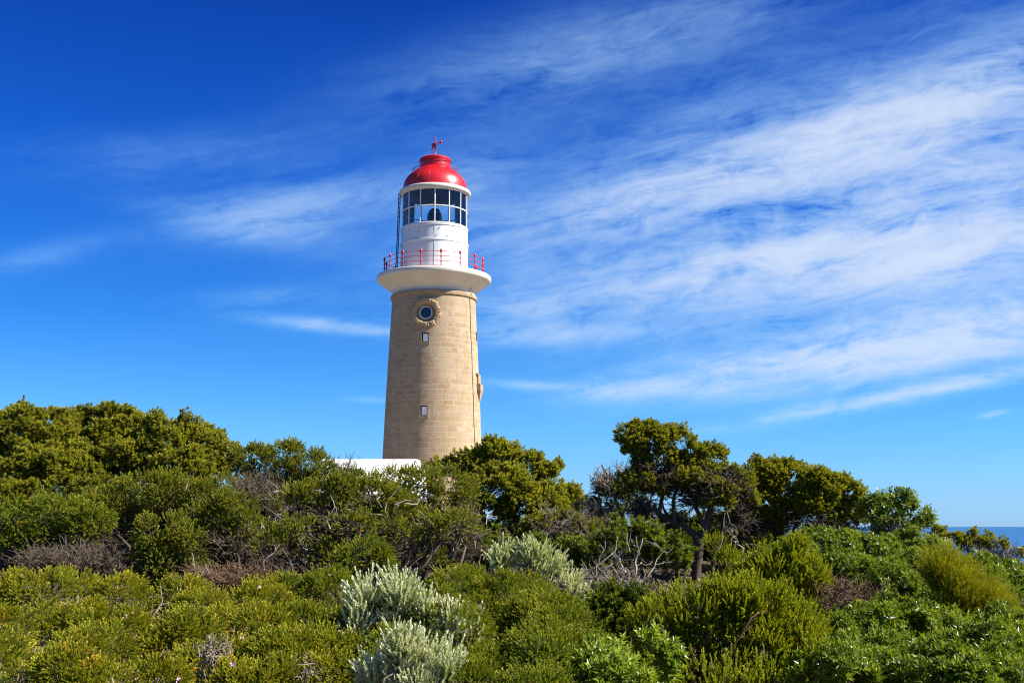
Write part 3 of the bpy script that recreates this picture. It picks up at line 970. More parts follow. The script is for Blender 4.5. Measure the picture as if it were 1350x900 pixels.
def tubes(PL, r0, r1, sides=4):
    """tubes round N polylines of K points: PL (N,K,3)"""
    N, K, _ = PL.shape
    Tn = unit(np.gradient(PL, axis=1))
    ref = np.array([0.31, 0.77, 0.55])
    E = unit(np.cross(Tn, ref)); Fv = np.cross(Tn, E)
    f = np.linspace(0, 1, K)[None, :]
    r = (r0[:, None] * (1 - f) + r1[:, None] * f)[..., None]
    ring = [PL + r * (math.cos(2 * math.pi * k / sides) * E + math.sin(2 * math.pi * k / sides) * Fv) for k in range(sides)]
    V = np.stack(ring, 2).reshape(-1, 3)
    i, j, k = np.meshgrid(np.arange(N), np.arange(K - 1), np.arange(sides), indexing='ij')
    b = (i * K + j) * sides; k2 = (k + 1) % sides
    Q = np.stack([b + k, b + k2, b + sides + k2, b + sides + k], -1).reshape(-1, 4)
    return V, Q

def wander(rng, P0, P1, K, wob, bow=0.0):
    """N crooked polylines from P0 to P1"""
    N = len(P0)
    s = np.linspace(0, 1, K)[None, :, None]
    L = np.linalg.norm(P1 - P0, axis=-1)[:, None, None]
    base = P0[:, None, :] * (1 - s) + P1[:, None, :] * s
    out = base
    for m_ in (1, 2, 3):
        out = out + np.sin(math.pi * m_ * s) * rng.normal(0, wob / m_, (N, 1, 3)) * L
    jit = rng.normal(0, wob * .22, (N, K, 3)) * L
    jit[:, 0] = 0
    out = out + jit
    out[:, :, 2:3] += bow * L * np.sin(math.pi * s)
    return out

class Wood:
    def __init__(s): s.V = []; s.Q = []; s.T = []; s.n = 0
    def add(s, PL, r0, r1, sides, tint):
        V, Q = tubes(PL, r0, r1, sides)
        s.V.append(V); s.Q.append(Q + s.n); s.n += len(V)
        s.T.append(np.repeat(tint, PL.shape[1] * sides))
    def build(s, name, mat, parent):
        if not s.V: return None
        return make_mesh(name, np.concatenate(s.V), quads=np.concatenate(s.Q), mats=[mat], attrs={'tint': np.concatenate(s.T)}, parent=parent, smooth=True)

LM, WM = {}, {}
def plant_materials():
    LM['heath'] = leaf_mat('yellow_green_heath_leaf', (0.060, 0.098, 0.010), (0.255, 0.28, 0.018), (0.80, 0.68, 0.04), 0.5, .35, .3, accent=(.50, .27, .05))
    LM['heathgreen'] = leaf_mat('green_heath_leaf', (0.048, 0.088, 0.010), (0.19, 0.245, 0.018), (0.62, 0.58, 0.035), 0.5, .35, .3, accent=(.42, .26, .05))
    LM['cap'] = leaf_mat('dark_heath_leaf', (0.062, 0.095, 0.012), (0.20, 0.225, 0.02), (0.56, 0.50, 0.035), 0.5, .33, .3, accent=(.38, .22, .05))
    LM['leathery'] = leaf_mat('leathery_leaf', (0.055, 0.082, 0.010), (0.20, 0.215, 0.018), (0.64, 0.57, 0.045), 0.42, .38, .4, tipamt=1.0)
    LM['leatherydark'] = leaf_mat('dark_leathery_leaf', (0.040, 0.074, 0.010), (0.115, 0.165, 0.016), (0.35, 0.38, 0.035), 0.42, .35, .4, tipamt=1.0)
    LM['olive'] = leaf_mat('olive_leaf', (0.075, 0.092, 0.009), (0.21, 0.225, 0.016), (0.52, 0.48, 0.03), 0.45, .38, .35, tipamt=1.0)
    LM['glossy'] = leaf_mat('glossy_green_leaf', (0.055, 0.105, 0.007), (0.150, 0.215, 0.012), (0.36, 0.41, 0.03), 0.36, .36, .45)
    LM['lime'] = leaf_mat('lime_green_leaf', (0.12, 0.19, 0.014), (0.26, 0.34, 0.025), (0.40, 0.46, 0.05), 0.35, .36, .5)
    LM['spray'] = leaf_mat('bright_spray_leaf', (0.095, 0.145, 0.008), (0.29, 0.315, 0.014), (0.62, 0.60, 0.03), 0.45, .38, .35)
    LM['golden'] = leaf_mat('golden_needle_leaf', (0.12, 0.135, 0.008), (0.30, 0.30, 0.015), (0.54, 0.50, 0.025), 0.5, .38, .3)
    LM['silver'] = leaf_mat('silver_white_leaf', (0.26, 0.31, 0.08), (0.62, 0.65, 0.38), (0.97, 0.96, 0.86), 0.75, .25, .2, tipamt=1.0)
    LM['sage'] = leaf_mat('sage_green_leaf', (0.24, 0.30, 0.08), (0.54, 0.58, 0.28), (0.95, 0.94, 0.72), 0.7, .25, .2, tipamt=1.0)
    WM['grey'] = wood_mat('grey_dry_twig', (0.075, 0.056, 0.038), (0.29, 0.235, 0.175))
    WM['pale'] = wood_mat('bleached_dead_wood', (0.13, 0.105, 0.08), (0.40, 0.345, 0.28))
    WM['bark'] = wood_mat('brown_bark', (0.04, 0.029, 0.020), (0.16, 0.12, 0.085))
    WM['twig'] = wood_mat('brown_grey_twig', (0.03, 0.021, 0.013), (0.16, 0.12, 0.082))
    WM['rust'] = wood_mat('rusty_dry_twig', (0.05, 0.027, 0.015), (0.20, 0.125, 0.07))
plant_materials()

KIND = {   # template, shoot size m, shoots per m2, clump radius, lowest normal z that still bears leaves, pull upwards, clumps per area, clump stretch
    'heath':   dict(t='finger', size=.062, dens=2300, cr=.075, cap=-.45, up=.10, mat='heath', wood='grey', cover=1.25, stretch=.2, jit=(.86, 1.05), ins=0.15),
    'cap':     dict(t='fingerlow', size=.082, dens=680, cr=.12, cap=-.2, up=.25, mat='cap', wood='twig', cover=1.0, stretch=.2, ins=0.30),
    'leathery': dict(t='rosette', size=.10, dens=1050, cr=.10, cap=-.35, up=.45, mat='leathery', wood='bark', cover=.66, stretch=1.3, ins=0.60),
    'olive':   dict(t='rosette', size=.078, dens=1300, cr=.095, cap=-.15, up=.35, mat='olive', wood='bark', cover=.85, stretch=.9, ins=0.35),
    'glossy':  dict(t='broad', size=.066, dens=1100, cr=.11, cap=-.3, up=.5, mat='glossy', wood='rust', cover=1.15, stretch=.4, jit=(.84, 1.06), ins=0.10),
    'spray':   dict(t='spray', size=.085, dens=1500, cr=.07, cap=-.2, up=.9, mat='spray', wood='rust', cover=.8, stretch=1.5, ins=0.35),
    'golden':  dict(t='needle', size=.09, dens=2600, cr=.075, cap=-.3, up=.9, mat='golden', wood='rust', cover=.85, stretch=1.8, ins=0.35),
    'silver':  dict(t='spike', size=.105, dens=1250, cr=.075, cap=-.1, up=1.0, mat='silver', wood='grey', cover=.62, stretch=1.2, ins=0.30),
    'open':    dict(t='open', size=.10, dens=500, cr=.11, cap=-.4, up=.4, mat='lime', wood='grey', cover=.42, stretch=.6, ins=0.20),
}
TOTAL = [0, 0]
def slope(u0, u1, v0, v1, Y0, Y1, Yp, su=56, sv=36, top=None, seed=0, lift=13):
    """small overlapping masses covering a low shrub that climbs a slope: v0 at its back (distance Y0), v1 at its front (Y1)"""
    rng = np.random.default_rng(77 + seed + int(u0 * 3 + v0))
    out = []
    nv = max(1, int(round((v1 - v0) / sv)))
    nu = max(1, int(round((u1 - u0) / su)))
    for j in range(nv):
        for i in range(nu):
            fu, fv = (i + .5 + rng.uniform(-.35, .35)) / nu, (j + .5 + rng.uniform(-.3, .3)) / nv
            u = u0 + (u1 - u0) * fu
            vt = v0 if top is None else float(np.interp(u, [p[0] for p in top], [p[1] for p in top]))
            v = vt + (v1 - vt) * fv
            Y = Y0 + (Y1 - Y0) * fv + rng.uniform(-.35, .35)
            k = rng.uniform(.8, 1.3)
            out.append((u, v + lift, su * .66 * k, sv * .78 * k * rng.uniform(.85, 1.25), Y - Yp))
    return out

def area(r):
    a, b, c = r; p = 1.6075
    return 4 * math.pi * (((a * b) ** p + (a * c) ** p + (b * c) ** p) / 3) ** (1 / p)

def plant(name, label, cat, group, Y, bu, kind, lobes=(), dry=(), limbs=(), dead=(), seed=0, wood=None, stems=2, flowers=None, drycol=None, dryn=1.0, twigr=1.0, lumps=1.0, skirt=None, **over):
    """one shrub or tree. lobes: leafy masses, dry: bare twiggy masses, limbs: crooked stems through given points.
       Each is laid out as seen in the photograph at the plant's own distance, with its real depth."""
    rng = np.random.default_rng(1000 + seed + sum(map(ord, label)))
    k = dict(KIND[kind]); k.update(over)
    wm = WM[wood or k['wood']]
    if skirt is None: skirt = kind in ('heath', 'glossy', 'spray', 'golden', 'silver')
    x = float(at(bu, 693, Y)[0])
    gz = float(ground_z(x, Y))
    base = np.array([x, Y, gz - 0.03])
    rt = root(name, base, label, cat, group)
    def world(l):
        u, v, ru, rv = l[:4]
        dY = l[4] if len(l) > 4 else 0.0
        yy = Y + dY
        c = at(u, v, yy); s = yy / F / CP
        rx, rz = ru * s, rv * s
        ry = l[5] if len(l) > 5 else min(rx * .9, max(rz * 1.1, .35 * rx))
        return c, np.array([rx, ry, rz])
    Ls = []
    for l in lobes:                                   # each mass is a main body with smaller lumps budding from it
        c, r = world(l)
        ins = (k['cr'] * 1.1 + k['size'] * .8) * k['ins']
        r = np.maximum(r - ins, r * .4)
        Ls.append((c, r * .95))
        if skirt:                                     # lower foliage reaching down to the ground
            gzc = float(ground_z(c[0], c[1]))
            low = c[2] - r[2] * .6
            if low > gzc + .05:
                h = low - gzc
                Ls.append((np.array([c[0], c[1], gzc + h * .5]), np.array([r[0] * .95, r[1] * .95, h * .62])))
        nl = int(np.clip(3 + 5 * area(r) ** .5 / 2.2, 4, 9) * lumps)
        for _ in range(nl):
            d = unit(rng.normal(size=3) + np.array([0, -.35, .25]))
            f = rng.uniform(.30, .50)
            Ls.append((c + d * r * (.98 - f * rng.uniform(.85, 1.15)), (np.full(3, np.cbrt(r.prod())) * .5 * f + r * .5 * f) * rng.uniform(.75, 1.3, 3)))
    W = Wood()
    Wd = Wood()
    # ---- stems: from the base into each leafy mass
    limb_pts = []
    given = []
    for lb in limbs:
        pts = np.array([at(p[0], p[1], Y + (p[2] if len(p) > 2 else 0)) for p in lb['p']])
        n = 14
        t = np.linspace(0, len(pts) - 1, n)
        # smooth through the points
        i = np.clip(t.astype(int), 0, len(pts) - 2); f = (t - i)[:, None]
        p0, p1 = pts[np.clip(i - 1, 0, None)], pts[i]
        p2, p3 = pts[i + 1], pts[np.clip(i + 2, None, len(pts) - 1)]
        cur = .5 * (2 * p1 + (p2 - p0) * f + (2 * p0 - 5 * p1 + 4 * p2 - p3) * f ** 2 + (3 * p1 - p0 - 3 * p2 + p3) * f ** 3)
        cur = cur + rng.normal(0, lb.get('j', .006), cur.shape)
        tgt = Wd if lb.get('dead') else W
        tgt.add(cur[None], np.array([lb['r']]), np.array([lb.get('r1', lb['r'] * .4)]), 7, rng.uniform(.2, .9, 1))
        given.append(cur)
    allm = [(c, r, False) for c, r in Ls] + [(*world(l), True) for l in dry]
    for c, r, isdry in allm:
        ns = stems if isdry or r.max() > .3 else 1
        if given:
            allp = np.concatenate(given)
            d = np.linalg.norm(allp - c, axis=1) + .6 * np.clip(allp[:, 2] - c[2] + r[2] * .3, 0, None)
            st = allp[np.argmin(d)][None].repeat(ns, 0)
        else:
            st = base + rng.normal(0, 1, (ns, 3)) * np.array([.10, .10, 0]) * max(1, r[0])
            st[:, 2] = ground_z(st[:, 0], st[:, 1]) - .03
        en = c + rng.normal(0, .28, (ns, 3)) * r - np.array([0, 0, .35]) * r
        PLm = wander(rng, st, en, 10, .10)
        hgt = np.linalg.norm(en - st, axis=1)
        W.add(PLm, np.clip(.022 * hgt, .004, .006 if kind in ('heath', 'glossy', 'spray', 'golden', 'silver', 'open') else .05) * rng.uniform(.7, 1.2, ns), np.clip(.008 * hgt, .004, .02), 6, rng.uniform(.2, .9, ns))
        limb_pts.append(PLm[:, 4:].reshape(-1, 3))
    # ---- leaves, gathered in clumps over each mass
    Pp, Aa, Tt = [], [], []
    n_l = len(Ls)
    for li, (c, r) in enumerate(Ls):
        ar = area(r)
        cr = k['cr']
        nc = int(ar / (math.pi * cr * cr) * k['cover']) + 3
        nrm = unit(rng.normal(size=(nc * 2, 3)))
        pc = c + nrm * r * rng.uniform(*k.get('jit', (.72, 1.13)), (nc * 2, 1))
        gn = unit(nrm / r)
        keep = gn[:, 2] > k['cap'] + rng.normal(0, .16, nc * 2)
        toeye = unit(EYE - pc)
        back = (gn * toeye).sum(1) < -.35
        keep &= ~(back & (rng.random(nc * 2) < .45))
        keep &= pc[:, 2] > ground_z(pc[:, 0], pc[:, 1]) + .02
        for lj, (c2, r2) in enumerate(Ls):
            if lj != li:
                keep &= (((pc - c2) / r2) ** 2).sum(1) > .62
        idx = np.nonzero(keep)[0][:nc]
        if len(idx) == 0: continue
        pc, gn = pc[idx], gn[idx]
        crs = cr * rng.uniform(.55, 1.35, len(idx))
        ctint = rng.normal(.5, .17, len(idx))
        # twigs from the stems out to each clump
        if len(idx):
            lp = limb_pts[li]
            st = lp[rng.integers(0, len(lp), len(idx))]
            PLt = wander(rng, st, pc - gn * crs[:, None] * .3, 6, .09)
            ln = np.linalg.norm(pc - st, axis=1)
            W.add(PLt, np.clip(.012 * ln, .002, .005 if kind in ('heath', 'glossy', 'spray', 'golden', 'silver', 'open') else .014) * twigr, np.full(len(idx), .0022) * twigr, 4, rng.uniform(0, 1, len(idx)))
        cnt = np.maximum(3, (k['dens'] * math.pi * crs ** 2 * rng.uniform(.7, 1.3, len(idx))).astype(int))
        rep = np.repeat(np.arange(len(idx)), cnt)
        d = unit(rng.normal(size=(len(rep), 3)))
        g = gn[rep]
        dn = (d * g).sum(1, keepdims=True)
        d = np.where(dn < -.15, d - 2 * dn * g, d)
        rad = rng.random((len(rep), 1)) ** .4
        p = pc[rep] + d * crs[rep][:, None] * rad
        ax = unit(g * .6 + np.array([0, 0, .55]) + rng.normal(0, .25, (len(idx), 3))[rep])
        p = p + ax * (rng.random((len(rep), 1)) - .35) * crs[rep][:, None] * k.get('stretch', .8)
        a = d * .55 + g * .40 + np.array([0, 0, k['up']]) + rng.normal(0, .22, d.shape)
        Pp.append(p); Aa.append(a)
        Tt.append(np.clip(ctint[rep] + rng.normal(0, .16, len(rep)), 0, 1))
    if Pp:
        Pp, Aa, Tt = map(np.concatenate, (Pp, Aa, Tt))
        ok = Pp[:, 2] > ground_z(Pp[:, 0], Pp[:, 1]) + .01
        Pp, Aa, Tt = Pp[ok], Aa[ok], Tt[ok]
        S = k['size'] * rng.uniform(.65, 1.25, len(Pp))
        V, T, ti, tp = plant_shoots(rng, k['t'], Pp, Aa, S, Tt)
        fo = make_mesh('foliage', V, tris=T, mats=[LM[k['mat']]], attrs={'tint': ti, 'tip': tp}, parent=rt)
        TOTAL[0] += len(T)
        if flowers:
            col, nf, sz = flowers
            sel = rng.choice(len(Pp), nf)
            fp = Pp[sel] + unit(Aa[sel]) * k['size'] * .9
            fv, ft, fti, ftp = plant_shoots(rng, 'open', fp, Aa[sel] + rng.normal(0, .2, (nf, 3)), np.full(nf, sz), rng.random(nf))
            make_mesh('blossom', fv, tris=ft, mats=[col], attrs={'tint': fti, 'tip': ftp}, parent=rt)
    # ---- bare twiggy masses
    for di, l in enumerate(dry):
        c, r = world(l)
        dens = (l[6] if len(l) > 6 else 1.0) * dryn * (.7 if len(Ls) else 1.0)
        n1 = int(90 * dens * area(r) ** .8) + 20
        lp = limb_pts[n_l + di]
        a = lp[rng.integers(0, len(lp), n1)] * .5 + .5 * (c + rng.normal(0, .35, (n1, 3)) * r)
        e = c + unit(rng.normal(size=(n1, 3)) + np.array([0, 0, .25])) * r * rng.uniform(.6, 1.05, (n1, 1))
        e[:, 2] = np.maximum(e[:, 2], ground_z(e[:, 0], e[:, 1]) + .03)
        P1 = wander(rng, a, e, 7, .12)
        tint = np.clip(rng.normal(.55, .25, n1), 0, 1)
        W.add(P1, np.full(n1, .0075) * twigr * rng.uniform(.6, 1.6, n1), np.full(n1, .0028) * twigr, 3, tint)
        n2 = n1 * 5
        pi_ = rng.integers(0, n1, n2); kk = rng.integers(2, 7, n2)
        s = P1[pi_, kk]
        dr = unit(P1[pi_, 6] - P1[pi_, 0] + 1e-6)
        ln = np.linalg.norm(e - a, axis=1)[pi_] * rng.uniform(.15, .42, n2)
        en = s + unit(dr + rng.normal(0, .65, (n2, 3)) + np.array([0, 0, .2])) * np.clip(ln, .04, .5)[:, None]
        W.add(wander(rng, s, en, 4, .12), np.full(n2, .0042) * twigr, np.full(n2, .0018) * twigr, 3, np.clip(tint[pi_] + rng.normal(0, .15, n2), 0, 1))
    # ---- bleached dead sticks
    for (u, v, ru, rv, n) in dead:
        c, r = world((u, v, ru, rv))
        a = c + rng.uniform(-1, 1, (n, 3)) * r
        dv = unit(rng.normal(size=(n, 3)) + np.array([.2, -.4, .35]))
        L = rng.uniform(.15, .55, n)[:, None]
        P1 = wander(rng, a, a + dv * L, 8, .12)
        r0 = rng.uniform(.005, .013, n)
        s = P1[:, 4]
        P2 = wander(rng, s, s + unit(dv + rng.normal(0, .8, (n, 3))) * L * .5, 6, .12)
        for q in range(n):
            stick = Wood()
            tn = rng.uniform(.2, 1, 1)
            stick.add(P1[q:q + 1], r0[q:q + 1], r0[q:q + 1] * .35, 5, tn)
            stick.add(P2[q:q + 1], r0[q:q + 1] * .6, r0[q:q + 1] * .25, 4, tn)
            stick.build('dead_branch', WM['pale'], rt)
    wo = W.build('branches', wm, rt)
    return rt
#@@DATA

PINK, _t = new_mat('pale_pink_petal')
_b = _t.n('ShaderNodeBsdfPrincipled', Base_Color=(0.72, 0.42, 0.58), Roughness=0.6)
_t.n('ShaderNodeOutputMaterial', Surface=_b.outputs[0])
WHITEP, _t = new_mat('white_petal')
_b = _t.n('ShaderNodeBsdfPrincipled', Base_Color=(0.78, 0.72, 0.68), Roughness=0.6)
_t.n('ShaderNodeOutputMaterial', Surface=_b.outputs[0])

# ---- far small shrubs on the right, before the sea
FAR = 'small shrubs on the far slope before the sea'
plant('shrub', 'tiny rounded dark shrub poking up against the sea, left end of the far row', 'shrub', FAR, 33, 1238, 'olive', [(1238, 703, 11, 7), (1240, 716, 14, 10)], cap=-.6, size=.13, dens=300)
plant('shrub', 'wide low olive shrub against the sea beside the tiny rounded shrub', 'shrub', FAR, 32, 1268, 'olive', [(1262, 714, 20, 10), (1280, 718, 18, 9)], cap=-.6, size=.13, dens=300)
plant('shrub', 'windswept two-tufted small shrub with bare stems on the sea skyline', 'shrub', FAR, 31, 1298, 'olive', [(1284, 705, 9, 6), (1299, 708, 12, 6), (1306, 718, 12, 8)], dry=[(1300, 722, 14, 12)], cap=-.3, size=.12, dens=300)
plant('shrub', 'dry grey twiggy shrub on the far slope below the sea', 'shrub', FAR, 29, 1325, 'olive', [(1322, 720, 7, 6), (1345, 733, 14, 8)], dry=[(1325, 730, 24, 14), (1300, 732, 16, 10)], cap=-.2, size=.12, dens=250, wood='pale')
plant('shrub', 'pale sage shrub tucked below the tiny rounded shrub on the far slope', 'shrub', FAR, 30, 1245, 'silver', [(1246, 726, 18, 9), (1228, 722, 14, 12)], mat='sage', size=.13, dens=350)

# ---- back row
BACK = 'leathery-leaved trees along the skyline'
plant('tree', 'broad dome-topped leathery green tree at the far left skyline', 'tree', BACK, 22, 20, 'leathery', [(30, 585, 82, 50), (-50, 595, 70, 50), (55, 620, 60, 30, -.8)], dry=[(40, 640, 70, 25)])
plant('tree', 'dense olive green domed tree second along the left skyline', 'tree', BACK, 22.5, 140, 'leathery', [(140, 585, 66, 50), (110, 620, 50, 34, -.9), (170, 612, 40, 34, -.7)], dry=[(140, 640, 60, 25)])
plant('tree', 'leathery green tree stepping down to the right on the left skyline', 'tree', BACK, 22, 230, 'leathery', [(222, 586, 48, 44), (268, 597, 30, 36), (290, 612, 30, 32), (240, 620, 46, 30, -.6)], dry=[(250, 645, 50, 20)])
plant('tree', 'dark green clumped tree growing against the right foot of the lighthouse', 'tree', BACK, 20, 670, 'leathery',
      [(592, 618, 24, 15), (622, 616, 26, 20), (655, 606, 30, 27), (690, 622, 34, 28), (720, 622, 18, 17), (652, 650, 55, 36, -.6), (705, 672, 46, 32, -.5), (748, 668, 26, 26)],
      dry=[(660, 710, 60, 30), (730, 710, 40, 34)], limbs=[dict(p=[(668, 760), (660, 720), (640, 690), (625, 640)], r=.06), dict(p=[(668, 740), (690, 700), (715, 660), (724, 628)], r=.05)])
# ---- wind-shaped trees on the right
WIND = 'wind-shaped trees on the right'
plant('tree', 'tallest windswept tree with leafy upper left crown, grey bare branches and forked trunk', 'tree', WIND, 17.5, 920, 'olive',
      [(838, 580, 26, 20), (862, 585, 34, 22), (836, 602, 20, 15), (893, 586, 30, 17), (915, 594, 26, 14), (938, 605, 24, 13), (962, 622, 18, 11), (982, 640, 12, 8), (960, 646, 24, 12, -.2), (925, 628, 28, 12, -.2), (845, 638, 22, 13, -.1), (872, 648, 26, 12, -.1), (985, 664, 16, 13), (948, 664, 24, 10, -.2), (876, 608, 32, 16), (908, 618, 30, 13), (850, 622, 20, 12), (978, 640, 10, 7), (905, 636, 30, 10, -.2), (942, 642, 22, 9, -.2)],
      dry=[(885, 632, 52, 24, .1, .6, .8), (940, 640, 44, 24, 0, .6, 1.0), (965, 648, 28, 24, 0, .5, 1.3), (862, 628, 34, 24, 0, .5, .8), (920, 655, 46, 22, 0, .5, .7), (850, 640, 26, 16, 0, .4, .5), (962, 682, 36, 24, .2, .5, .7), (885, 690, 40, 20, .3, .5, .6), (848, 672, 26, 22, .2, .4, .6)],
      limbs=[dict(p=[(923, 790), (917, 762), (921, 735), (922, 712)], r=.085, r1=.062),
             dict(p=[(921, 718), (912, 700), (890, 690), (868, 676), (862, 665)], r=.06, r1=.03),
             dict(p=[(868, 676), (872, 650), (862, 620), (850, 596)], r=.035), dict(p=[(890, 690), (888, 660), (900, 625), (893, 600)], r=.035),
             dict(p=[(922, 715), (932, 690), (938, 660), (944, 635), (950, 620)], r=.06, r1=.02), dict(p=[(930, 695), (918, 668), (915, 640), (925, 612)], r=.04),
             dict(p=[(936, 668), (955, 655), (975, 640)], r=.03), dict(p=[(938, 775, .3), (942, 730, .3), (956, 690, .2), (966, 652)], r=.04), dict(p=[(893, 765, .4), (890, 720, .3), (880, 690, .2), (872, 655)], r=.035), dict(p=[(850, 648), (835, 635), (824, 615)], r=.018), dict(p=[(868, 676), (845, 660), (830, 640)], r=.02)],
      cap=-.1, twigr=1.2, stems=3, lumps=.7, wood='twig')
plant('tree', 'rounded golden green tree crown on the skyline right of the tallest windswept tree', 'tree', WIND, 18.5, 1035, 'olive',
      [(1010, 632, 32, 26), (1040, 636, 36, 26), (1022, 662, 44, 26), (1060, 655, 26, 28), (1000, 668, 24, 22), (1040, 682, 30, 16)], dry=[(1020, 690, 45, 24), (985, 690, 22, 30)],
      limbs=[dict(p=[(1042, 770), (1040, 735), (1030, 700), (1020, 660)], r=.06), dict(p=[(1038, 720), (1050, 690), (1056, 660)], r=.04),
             dict(p=[(962, 770), (968, 735), (966, 700), (985, 668)], r=.045), dict(p=[(988, 760), (985, 720), (990, 690), (1000, 660)], r=.04)], cap=-.3)
plant('tree', 'golden green tree sloping to the right with bare lower branches, behind the glossy shrubs', 'tree', WIND, 18, 1075, 'olive',
      [(1084, 643, 26, 20), (1108, 655, 28, 22), (1130, 678, 24, 24), (1075, 668, 24, 20), (1105, 682, 26, 20)], dry=[(1085, 695, 45, 26, 0, .5, 1.2), (1115, 705, 30, 22)],
      limbs=[dict(p=[(1063, 760), (1066, 725), (1075, 695), (1084, 655)], r=.06), dict(p=[(1068, 715), (1095, 690), (1112, 665)], r=.04)], cap=-.25)
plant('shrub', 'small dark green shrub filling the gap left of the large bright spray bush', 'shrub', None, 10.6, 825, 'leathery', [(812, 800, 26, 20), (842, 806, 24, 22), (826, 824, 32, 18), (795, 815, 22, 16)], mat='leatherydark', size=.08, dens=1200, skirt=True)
plant('shrub', 'open bright green shrub with big separate leaves against the pale sky, right of the trees', 'shrub', None, 17, 1178, 'open',
      [(1158, 668, 20, 14), (1186, 670, 24, 16), (1206, 682, 16, 14), (1178, 688, 34, 18), (1150, 688, 20, 18)], dry=[(1178, 695, 30, 18, 0, .4, .35)], mat='glossy', cover=.34)
plant('dead_tree', 'bare grey dead tree with twigs standing left of the tallest windswept tree', 'tree', WIND, 18.3, 830, 'olive',
      [(808, 660, 22, 20), (836, 650, 16, 10), (795, 690, 18, 14), (848, 668, 12, 10)],
      dry=[(795, 640, 20, 24, 0, .35, 1.1), (820, 640, 22, 26, 0, .35, 1.1), (845, 670, 26, 22, 0, .4, 1.0), (790, 680, 30, 30, 0, .4, 1.0), (775, 700, 26, 30)],
      limbs=[dict(p=[(838, 740), (828, 705), (815, 670), (800, 625), (792, 612)], r=.05, r1=.01), dict(p=[(820, 680), (832, 645), (826, 610)], r=.03, r1=.008),
             dict(p=[(838, 740), (812, 715), (785, 690), (775, 660)], r=.045), dict(p=[(828, 705), (850, 680), (860, 650)], r=.03)], mat='leatherydark', cap=-.6, wood='grey', dens=380, twigr=1.3)
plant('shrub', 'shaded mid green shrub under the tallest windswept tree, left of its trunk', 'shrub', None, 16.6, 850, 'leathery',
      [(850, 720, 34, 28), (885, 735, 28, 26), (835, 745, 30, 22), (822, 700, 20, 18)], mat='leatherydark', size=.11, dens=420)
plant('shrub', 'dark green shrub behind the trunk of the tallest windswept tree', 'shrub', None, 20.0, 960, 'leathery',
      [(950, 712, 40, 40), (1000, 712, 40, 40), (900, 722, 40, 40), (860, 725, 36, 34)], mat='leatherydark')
plant('shrub', 'leafy sprigs with bleached sticks just right of the forked trunk', 'shrub', None, 16, 960, 'spray',
      [(958, 745, 24, 16), (945, 722, 12, 10), (985, 750, 30, 18)], dead=[(962, 730, 26, 22, 7)], dens=500)

# ---- heath shrubs in the middle with green caps over grey twigs
MID = 'green-capped heath shrubs with bare grey undersides'
plant('shrub', 'yellowish leathery shrub at the left edge below the skyline trees', 'shrub', None, 18.5, 10, 'leathery', [(10, 660, 34, 26), (-30, 670, 50, 34), (35, 650, 20, 18)], size=.10, dens=420, mat='olive')
plant('shrub', 'yellow green clumpy shrub in front of the second skyline tree', 'shrub', None, 18.3, 120, 'leathery', [(92, 645, 34, 18), (130, 650, 40, 22), (170, 652, 30, 18)], size=.10, dens=420, mat='olive')
plant('shrub', 'wide green-capped heath shrub below the left skyline trees', 'shrub', MID, 16.8, 215, 'cap', [(120, 678, 40, 24), (240, 680, 40, 24), (175, 690, 44, 20), (150, 668, 50, 24), (205, 655, 55, 30), (260, 662, 48, 28), (300, 650, 28, 20)], dry=[(190, 700, 55, 22), (265, 695, 50, 22), (290, 672, 22, 16)], dead=[(270, 675, 30, 18, 8)])
plant('shrub', 'yellow green heath shrub over a dark hollow near the left edge', 'shrub', MID, 15.8, 60, 'cap', [(50, 708, 46, 20), (110, 706, 34, 18), (20, 690, 48, 24), (75, 682, 48, 24), (115, 690, 30, 20), (20, 725, 30, 24)], dry=[(60, 720, 62, 22), (110, 712, 40, 22)], mat='heathgreen')
plant('dry_shrub', 'dry brown-grey twiggy shrub in the hollow at the left', 'shrub', 'dry twiggy shrubs without leaves', 14.2, 85, 'cap', dry=[(60, 740, 38, 16, 0, .5, 1.4), (110, 738, 42, 20, 0, .5, 1.5), (150, 745, 22, 20)], wood='twig', dryn=.8)
plant('shrub', 'upright dark green heath shrub hanging down beside the dry twiggy hollow', 'shrub', MID, 14.6, 222, 'cap', [(215, 705, 34, 24), (250, 722, 22, 26), (212, 740, 30, 30), (235, 765, 24, 18)], dry=[(240, 745, 30, 26)], cap=-.7)
plant('shrub', 'green heath shrub capping a grey twig mass left of centre', 'shrub', MID, 15.0, 315, 'cap', [(350, 708, 22, 16), (300, 668, 30, 18), (290, 688, 36, 20), (330, 698, 28, 18), (266, 702, 26, 18), (310, 712, 26, 14)], dry=[(300, 720, 44, 30, 0, .5, 1.2), (335, 735, 40, 34, 0, .5, 1.2), (285, 745, 40, 24)], dead=[(330, 700, 36, 26, 9)])
plant('dry_shrub', 'grey leafless domed twig shrub above the heath, left of the white roof', 'shrub', 'dry twiggy shrubs without leaves', 16.2, 345, 'cap', [(352, 668, 16, 10)], dry=[(335, 645, 30, 20, 0, .4, 1.8), (350, 670, 26, 24, 0, .4, 1.5)], dead=[(365, 668, 26, 22, 10)], dryn=1.2)
plant('shrub', 'heath shrub with brownish cap on the skyline just left of the white roof', 'shrub', MID, 18.0, 385, 'cap', [(440, 640, 22, 14), (375, 660, 30, 14), (330, 608, 30, 16), (350, 616, 30, 16), (374, 608, 34, 20), (408, 619, 28, 20), (392, 626, 30, 16), (360, 630, 40, 20), (320, 630, 30, 18), (395, 642, 34, 18), (345, 652, 26, 14), (420, 655, 20, 14)], dry=[(370, 645, 55, 24, 0, .5, 1.2), (420, 640, 30, 20)])
